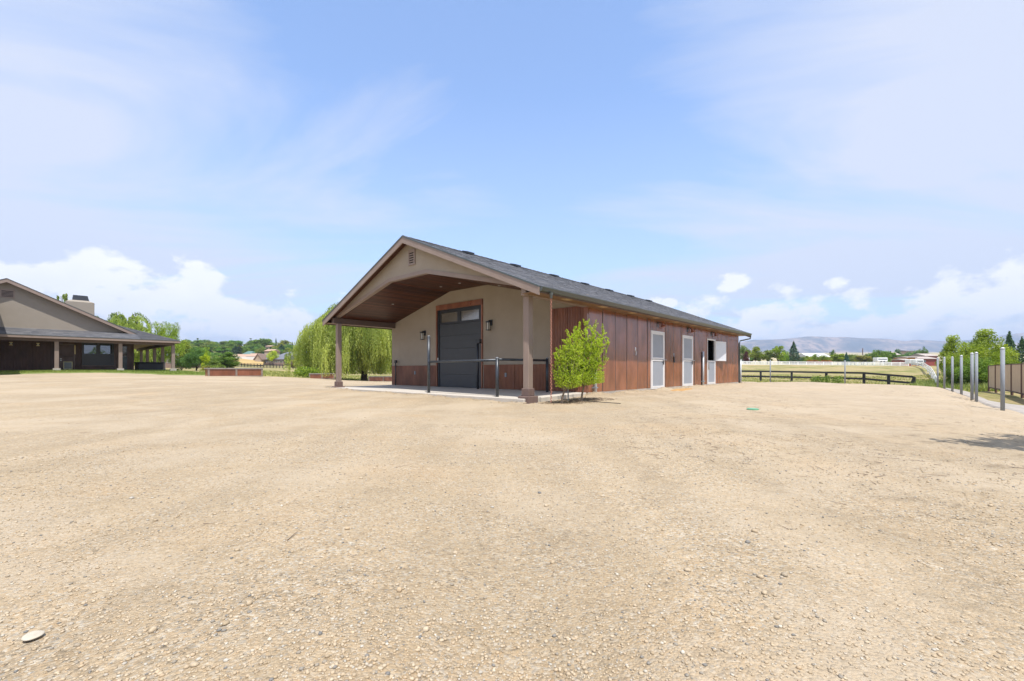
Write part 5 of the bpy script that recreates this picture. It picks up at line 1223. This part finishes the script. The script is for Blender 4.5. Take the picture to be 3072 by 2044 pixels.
def hcol(u, v):
    c = MB().box(u - .115, u + .115, v - .115, v + .115, 1.12, HZ - .40).build('porch_column', 'column', house); MB().box(u - .20, u + .20, v - .20, v + .20, .80, 1.12).build('column_base', 'concrete_dk', c)
for u in (-11.08, -7.5, -4.07, -14.7, -18.3): hcol(u, 39.03)
for v in (43.2, 46.8, 50.4, 53.8): hcol(-4.07, v)
MB().box(UL, -3.8, 38.9, 57.5, .55, .865).build('porch_floor', 'concrete', house)
# chimney
ch = MB().box(-10.3, -8.5, 45.2, 46.8, 4.5, 6.85).prism([(-10.3, 45.2, 6.85), (-8.5, 45.2, 6.85), (-8.5, 46.8, 6.85), (-10.3, 46.8, 6.85)], (0, 0, .02)).build('chimney', 'stucco_h', house)
MB().add([(-10.3, 45.2, 6.871), (-8.5, 45.2, 6.871), (-8.5, 46.8, 6.871), (-10.3, 46.8, 6.871), (-9.95, 45.5, 7.05), (-8.85, 45.5, 7.05), (-8.85, 46.5, 7.05), (-9.95, 46.5, 7.05)], [(0, 3, 2, 1), (4, 5, 6, 7), (0, 1, 5, 4), (1, 2, 6, 5), (2, 3, 7, 6), (3, 0, 4, 7)]).build('chimney_crown', 'stucco_h', ch)
MB().add([(-9.85, 45.6, 7.051), (-8.8, 45.6, 7.051), (-8.8, 46.5, 7.051), (-9.85, 46.5, 7.051), (-9.80, 45.7, 7.50), (-8.9, 45.7, 7.50), (-8.9, 46.4, 7.50), (-9.80, 46.4, 7.50)], [(0, 3, 2, 1), (4, 5, 6, 7), (0, 1, 5, 4), (1, 2, 6, 5), (2, 3, 7, 6), (3, 0, 4, 7)]).build('chimney_shroud', 'black', ch)
# side wing left of the view
wz = 6.35
MB().box(-23.6, -14.75, 33.5, vw - .05, .6, wz - .25).prism([(-23.6, 33.5, wz - .25), (-14.75, 33.5, wz - .25), (-19.2, 33.5, 8.2)], (0, .2, 0)).build('wing_wall', 'stucco_h', house)
for sg in (1, -1):
    ue = -19.2 + sg * 5.05; zz_ = wz - .05
    MB().prism([(-19.2, 33.0, 8.55), (ue, 33.0, zz_), (ue, 33.0, zz_ - .2), (-19.2, 33.0, 8.35)], (0, 8.4, 0)).build('wing_roof', 'roof_far', house)
# covered box on the side porch
p = W(-4.95, 43.9); hb = thing('covered_hot_tub', 'black covered tub standing on the side porch of the house', 'tub', (p.x, p.y, .866), ROT)
bevel(MB().box(-.9, .9, -.9, .9, 0, .72).build('tub_body', 'black', hb), .03); bevel(MB().box(-.95, .95, -.95, .95, .722, .84).build('tub_cover', 'tube', hb), .04)
MB().tube([(1.0, -1.0, 0), (1.0, -1.0, .9)], .03, 8).build('cover_lifter', 'galv', hb)

# ------------------------------------------------------------------ far buildings
def far_house(x0, x1, Y, ywall_bot, yeave, yridge, dep, wall, roof, label, name='far_house', rz=0, hip=False, wins=(), cat='house', gable_left=False):
    xc = (x0 + x1) / 2; X = PX(xc, Y); w = (x1 - x0) / F * Y; zb = ZY(ywall_bot, Y); ze = ZY(yeave, Y) - zb; zr = ZY(yridge, Y) - zb
    r = thing(name, label, cat, (X, Y, zb), rz, 'distant buildings')
    MB().box(-w / 2 * .97, w / 2 * .97, 0, dep, -2, ze).build('wall', wall, r)
    k = w * .28 if hip else 0; o = .35; t = MB()
    A = [(-w / 2 - o, -o, ze), (w / 2 + o, -o, ze), (w / 2 + o, dep + o, ze), (-w / 2 - o, dep + o, ze), (-w / 2 - o + k, dep / 2, zr), (w / 2 + o - k, dep / 2, zr)]
    t.add(A, [(0, 1, 5, 4), (1, 2, 5), (2, 3, 4, 5), (3, 0, 4), (0, 3, 2, 1)]); t.build('roof', roof, r)
    MB().box(-w / 2 - o, w / 2 + o, -o - .05, -o, ze - .12, ze + .10).build('fascia', 'vinyl' if wall == 'wall_white' else 'trim_dark', r)
    for f0, f1, z0, z1 in wins:
        wn = MB().box(-w / 2 + f0 * w, -w / 2 + f1 * w, -.06, .0, z0 * ze, z1 * ze).build('window', 'wall_white', r); MB().box(-w / 2 + f0 * w + .08, -w / 2 + f1 * w - .08, -.09, -.061, z0 * ze + .08, z1 * ze - .08).build('pane', 'glass', wn)
    return r
far_house(782, 856, 215, 1092, 1079, 1063, 9, 'wall_brown', 'roof_far', 'long dark brown barn with grey roof below the hillside', 'far_barn', R_(-6), wins=[(.08, .13, .3, .7), (.18, .24, .3, .7), (.3, .38, .3, .7), (.45, .52, .3, .7), (.58, .72, .3, .7), (.78, .93, .3, .7)], cat='barn')
r = thing('barn_gable', 'pinkish gable end joined to the long dark brown barn', 'gable', (PX(774, 213), 213, ZY(1092, 213)), R_(-6))
w = 22 / F * 213; h1 = 13 / F * 213; h2 = 29 / F * 213
MB().prism([(-w / 2, 0, -1), (w / 2, 0, -1), (w / 2, 0, h1), (0, 0, h2), (-w / 2, 0, h1)], (0, 5, 0)).build('wall', 'wall_tan', r)
for sg in (-1, 1): MB().prism([(0, -.4, h2 + .35), (sg * (w / 2 + .5), -.4, h1), (sg * (w / 2 + .5), -.4, h1 - .35), (0, -.4, h2)], (0, 5.4, 0)).build('roof_slope', 'wall_brown', r)
far_house(835, 885, 245, 1085, 1067, 1054, 14, 'wall_tan', 'roof_far', 'hip roofed house behind the long brown barn', hip=True, wins=[(.5, .6, .1, .6)])
far_house(872, 935, 235, 1088, 1068, 1053, 14, 'wall_tan', 'roof_far', 'wide grey hip roofed house partly behind the willow', hip=True, wins=[(.1, .18, .2, .7)])
far_house(692, 736, 250, 1080, 1071, 1062, 9, 'wall_tan', 'roof_salmon', 'low house with pale salmon roof on the hillside', wins=[(.3, .36, .2, .7), (.5, .56, .2, .7)])
far_house(728, 752, 262, 1073, 1063, 1053, 8, 'wall_tan', 'teal', 'small house with a green gabled roof on the hillside', hip=True)
far_house(742, 768, 250, 1079, 1070, 1060, 8, 'wall_tan', 'roof_salmon', 'tan house beside the green roofed house', wins=[(.2, .4, .2, .7)])
far_house(796, 811, 335, 1044, 1040, 1036, 8, 'wall_tan', 'roof_salmon', 'small salmon roofed house high on the hill')
far_house(758, 768, 320, 1049, 1042, 1038, 7, 'wall_white', 'wall_white', 'tiny white house halfway up the hill')
far_house(793, 818, 250, 1062, 1054, 1047, 8, 'wall_tan', 'roof_salmon', 'peach coloured house behind the yellow tree')
far_house(870, 915, 350, 1050, 1044, 1041, 8, 'wall_tan', 'roof_tan', 'long low tan house at the end of the hill')
far_house(905, 920, 355, 1046, 1043, 1040, 8, 'wall_white', 'wall_white', 'small white roofed shed at the end of the hill')
far_house(468, 538, 100, 1091, 1068, 1054, 10, 'wall_brown', 'roof_far', 'dark house with white garage doors seen beyond the porch posts', hip=True, wins=[(.48, .66, .05, .6), (.78, .95, .05, .6)])
# low pale wall on the hillside
X = PX(690, 236); o = MB().box(-6, 13.5, 0, .3, -.5, 1.5).build('pale_garden_wall', 'wall_white'); o.location = (X, 236, ZY(1079, 236)); tag(o, 'long pale garden wall above the dry yellow slope', 'wall')
far_house(2205, 2250, 200, 1084, 1064, 1048, 12, 'wall_white', 'roof_salmon', 'white house with salmon roof just past the barn corner', hip=True, wins=[(.4, .6, .0, .7)])
X = PX(2238, 168); P = [(X, 168, g(X, 168) + 2.6, 1.0, .9, 2.0), (X + .3, 168, g(X, 168) + 1.2, 1.0, .9, 1.2), (X + .1, 168, g(X, 168) + 4.0, .6, .6, 1.0)]
blobs_bush('purple_tree', 'dark purple leaved tree in front of the salmon roofed house', P, 'leaf', 2600, .22, (.8, .14, .5), 3, 'tree')
far_house(2428, 2492, 195, 1078, 1072, 1059, 10, 'wall_red', 'wall_white', 'shed with bright white roof among the trees beyond the pasture', 'far_shed', cat='shed')
far_house(2712, 2735, 150, 1093, 1081, 1076, 5, 'wall_red', 'roof_tan', 'small red lean-to beside the stable', 'red_lean_to', cat='shed')
far_house(2725, 2746, 156, 1088, 1073, 1069.5, 6, 'wall_orange', 'roof_tan', 'orange walled end of the stable block', 'orange_shed', cat='shed')
far_house(2744, 2818, 160, 1090, 1077.5, 1069, 10, 'wall_red', 'roof_tan', 'long red stable with pale roof beyond the sloping white fence', 'red_stable', cat='stable', wins=[(.2, .45, .2, .7)])
far_house(2780, 2814, 170, 1080, 1069, 1060, 8, 'wall_red', 'roof_tan', 'upper red storey rising behind the stable roof', 'red_loft', cat='stable')
far_house(2672, 2702, 240, 1076, 1066, 1055, 9, 'wall_tan', 'roof_tan', 'pale house between the hedge and the stable')
far_house(2722, 2775, 430, 1066, 1054, 1050, 14, 'wall_tan', 'roof_far', 'long dark roofed building on the ridge behind the stable')
# white vehicle and machinery behind the fence
def pale_trailer(x, Y, yb, L, label):
    X = PX(x, Y); r = thing('stock_trailer', label, 'trailer', (X, Y, ZY(yb, Y)), 0)
    bevel(MB().box(-L / 2, L / 2, 0, 2, .5, 1.9).build('trailer_body', 'vinyl', r), .12); MB().box(-L / 2 - .9, -L / 2, .9, 1.1, .45, .6).build('tow_bar', 'galv', r)
    for a in (-.5, .5): MB().tube([(a, -.04, .38), (a, .2, .38)], .38, 14).build('wheel', 'tube', r)
    MB().box(-L / 2 + .3, L / 2 - .3, -.012, -.001, 1.2, 1.55).build('side_window', 'glass', r)
pale_trailer(2648, 152, 1090, 3.6, 'white trailer parked behind the white fence by the hedge end')
pale_trailer(2745, 143, 1096, 3.2, 'white trailer parked behind the white fence before the stable')
pale_trailer(2760, 139, 1097, 2.6, 'shorter white trailer next to the corner of the white fence')
for x, Y, y0, y1, lab in ((2588, 900, 1045, 1064, 'lone tall pole on the dry ridge beyond the hedge'),):
    X = PX(x, Y); o = MB().tube([(0, 0, -10), (0, 0, (y1 - y0) / F * Y)], .9, 6).build('utility_pole', 'fbrown'); o.location = (X, Y, ZY(y1, Y)); tag(o, lab, 'pole')

# ------------------------------------------------------------------ haze
s = bpy.data.materials.new('air'); s.use_nodes = True; nt = s.node_tree; nt.nodes.clear(); out = nt.nodes.new('ShaderNodeOutputMaterial'); pv = nt.nodes.new('ShaderNodeVolumePrincipled')
pv.inputs['Color'].default_value = (.64, .77, 1.0, 1); pv.inputs['Density'].default_value = 1.7e-4; pv.inputs['Anisotropy'].default_value = 0; nt.links.new(pv.outputs[0], out.inputs['Volume'])
MT['air'] = s
tag(MB().box(-8200, 8200, -7600, 8200, -330, 560).build('haze', 'air'), kind='stuff')
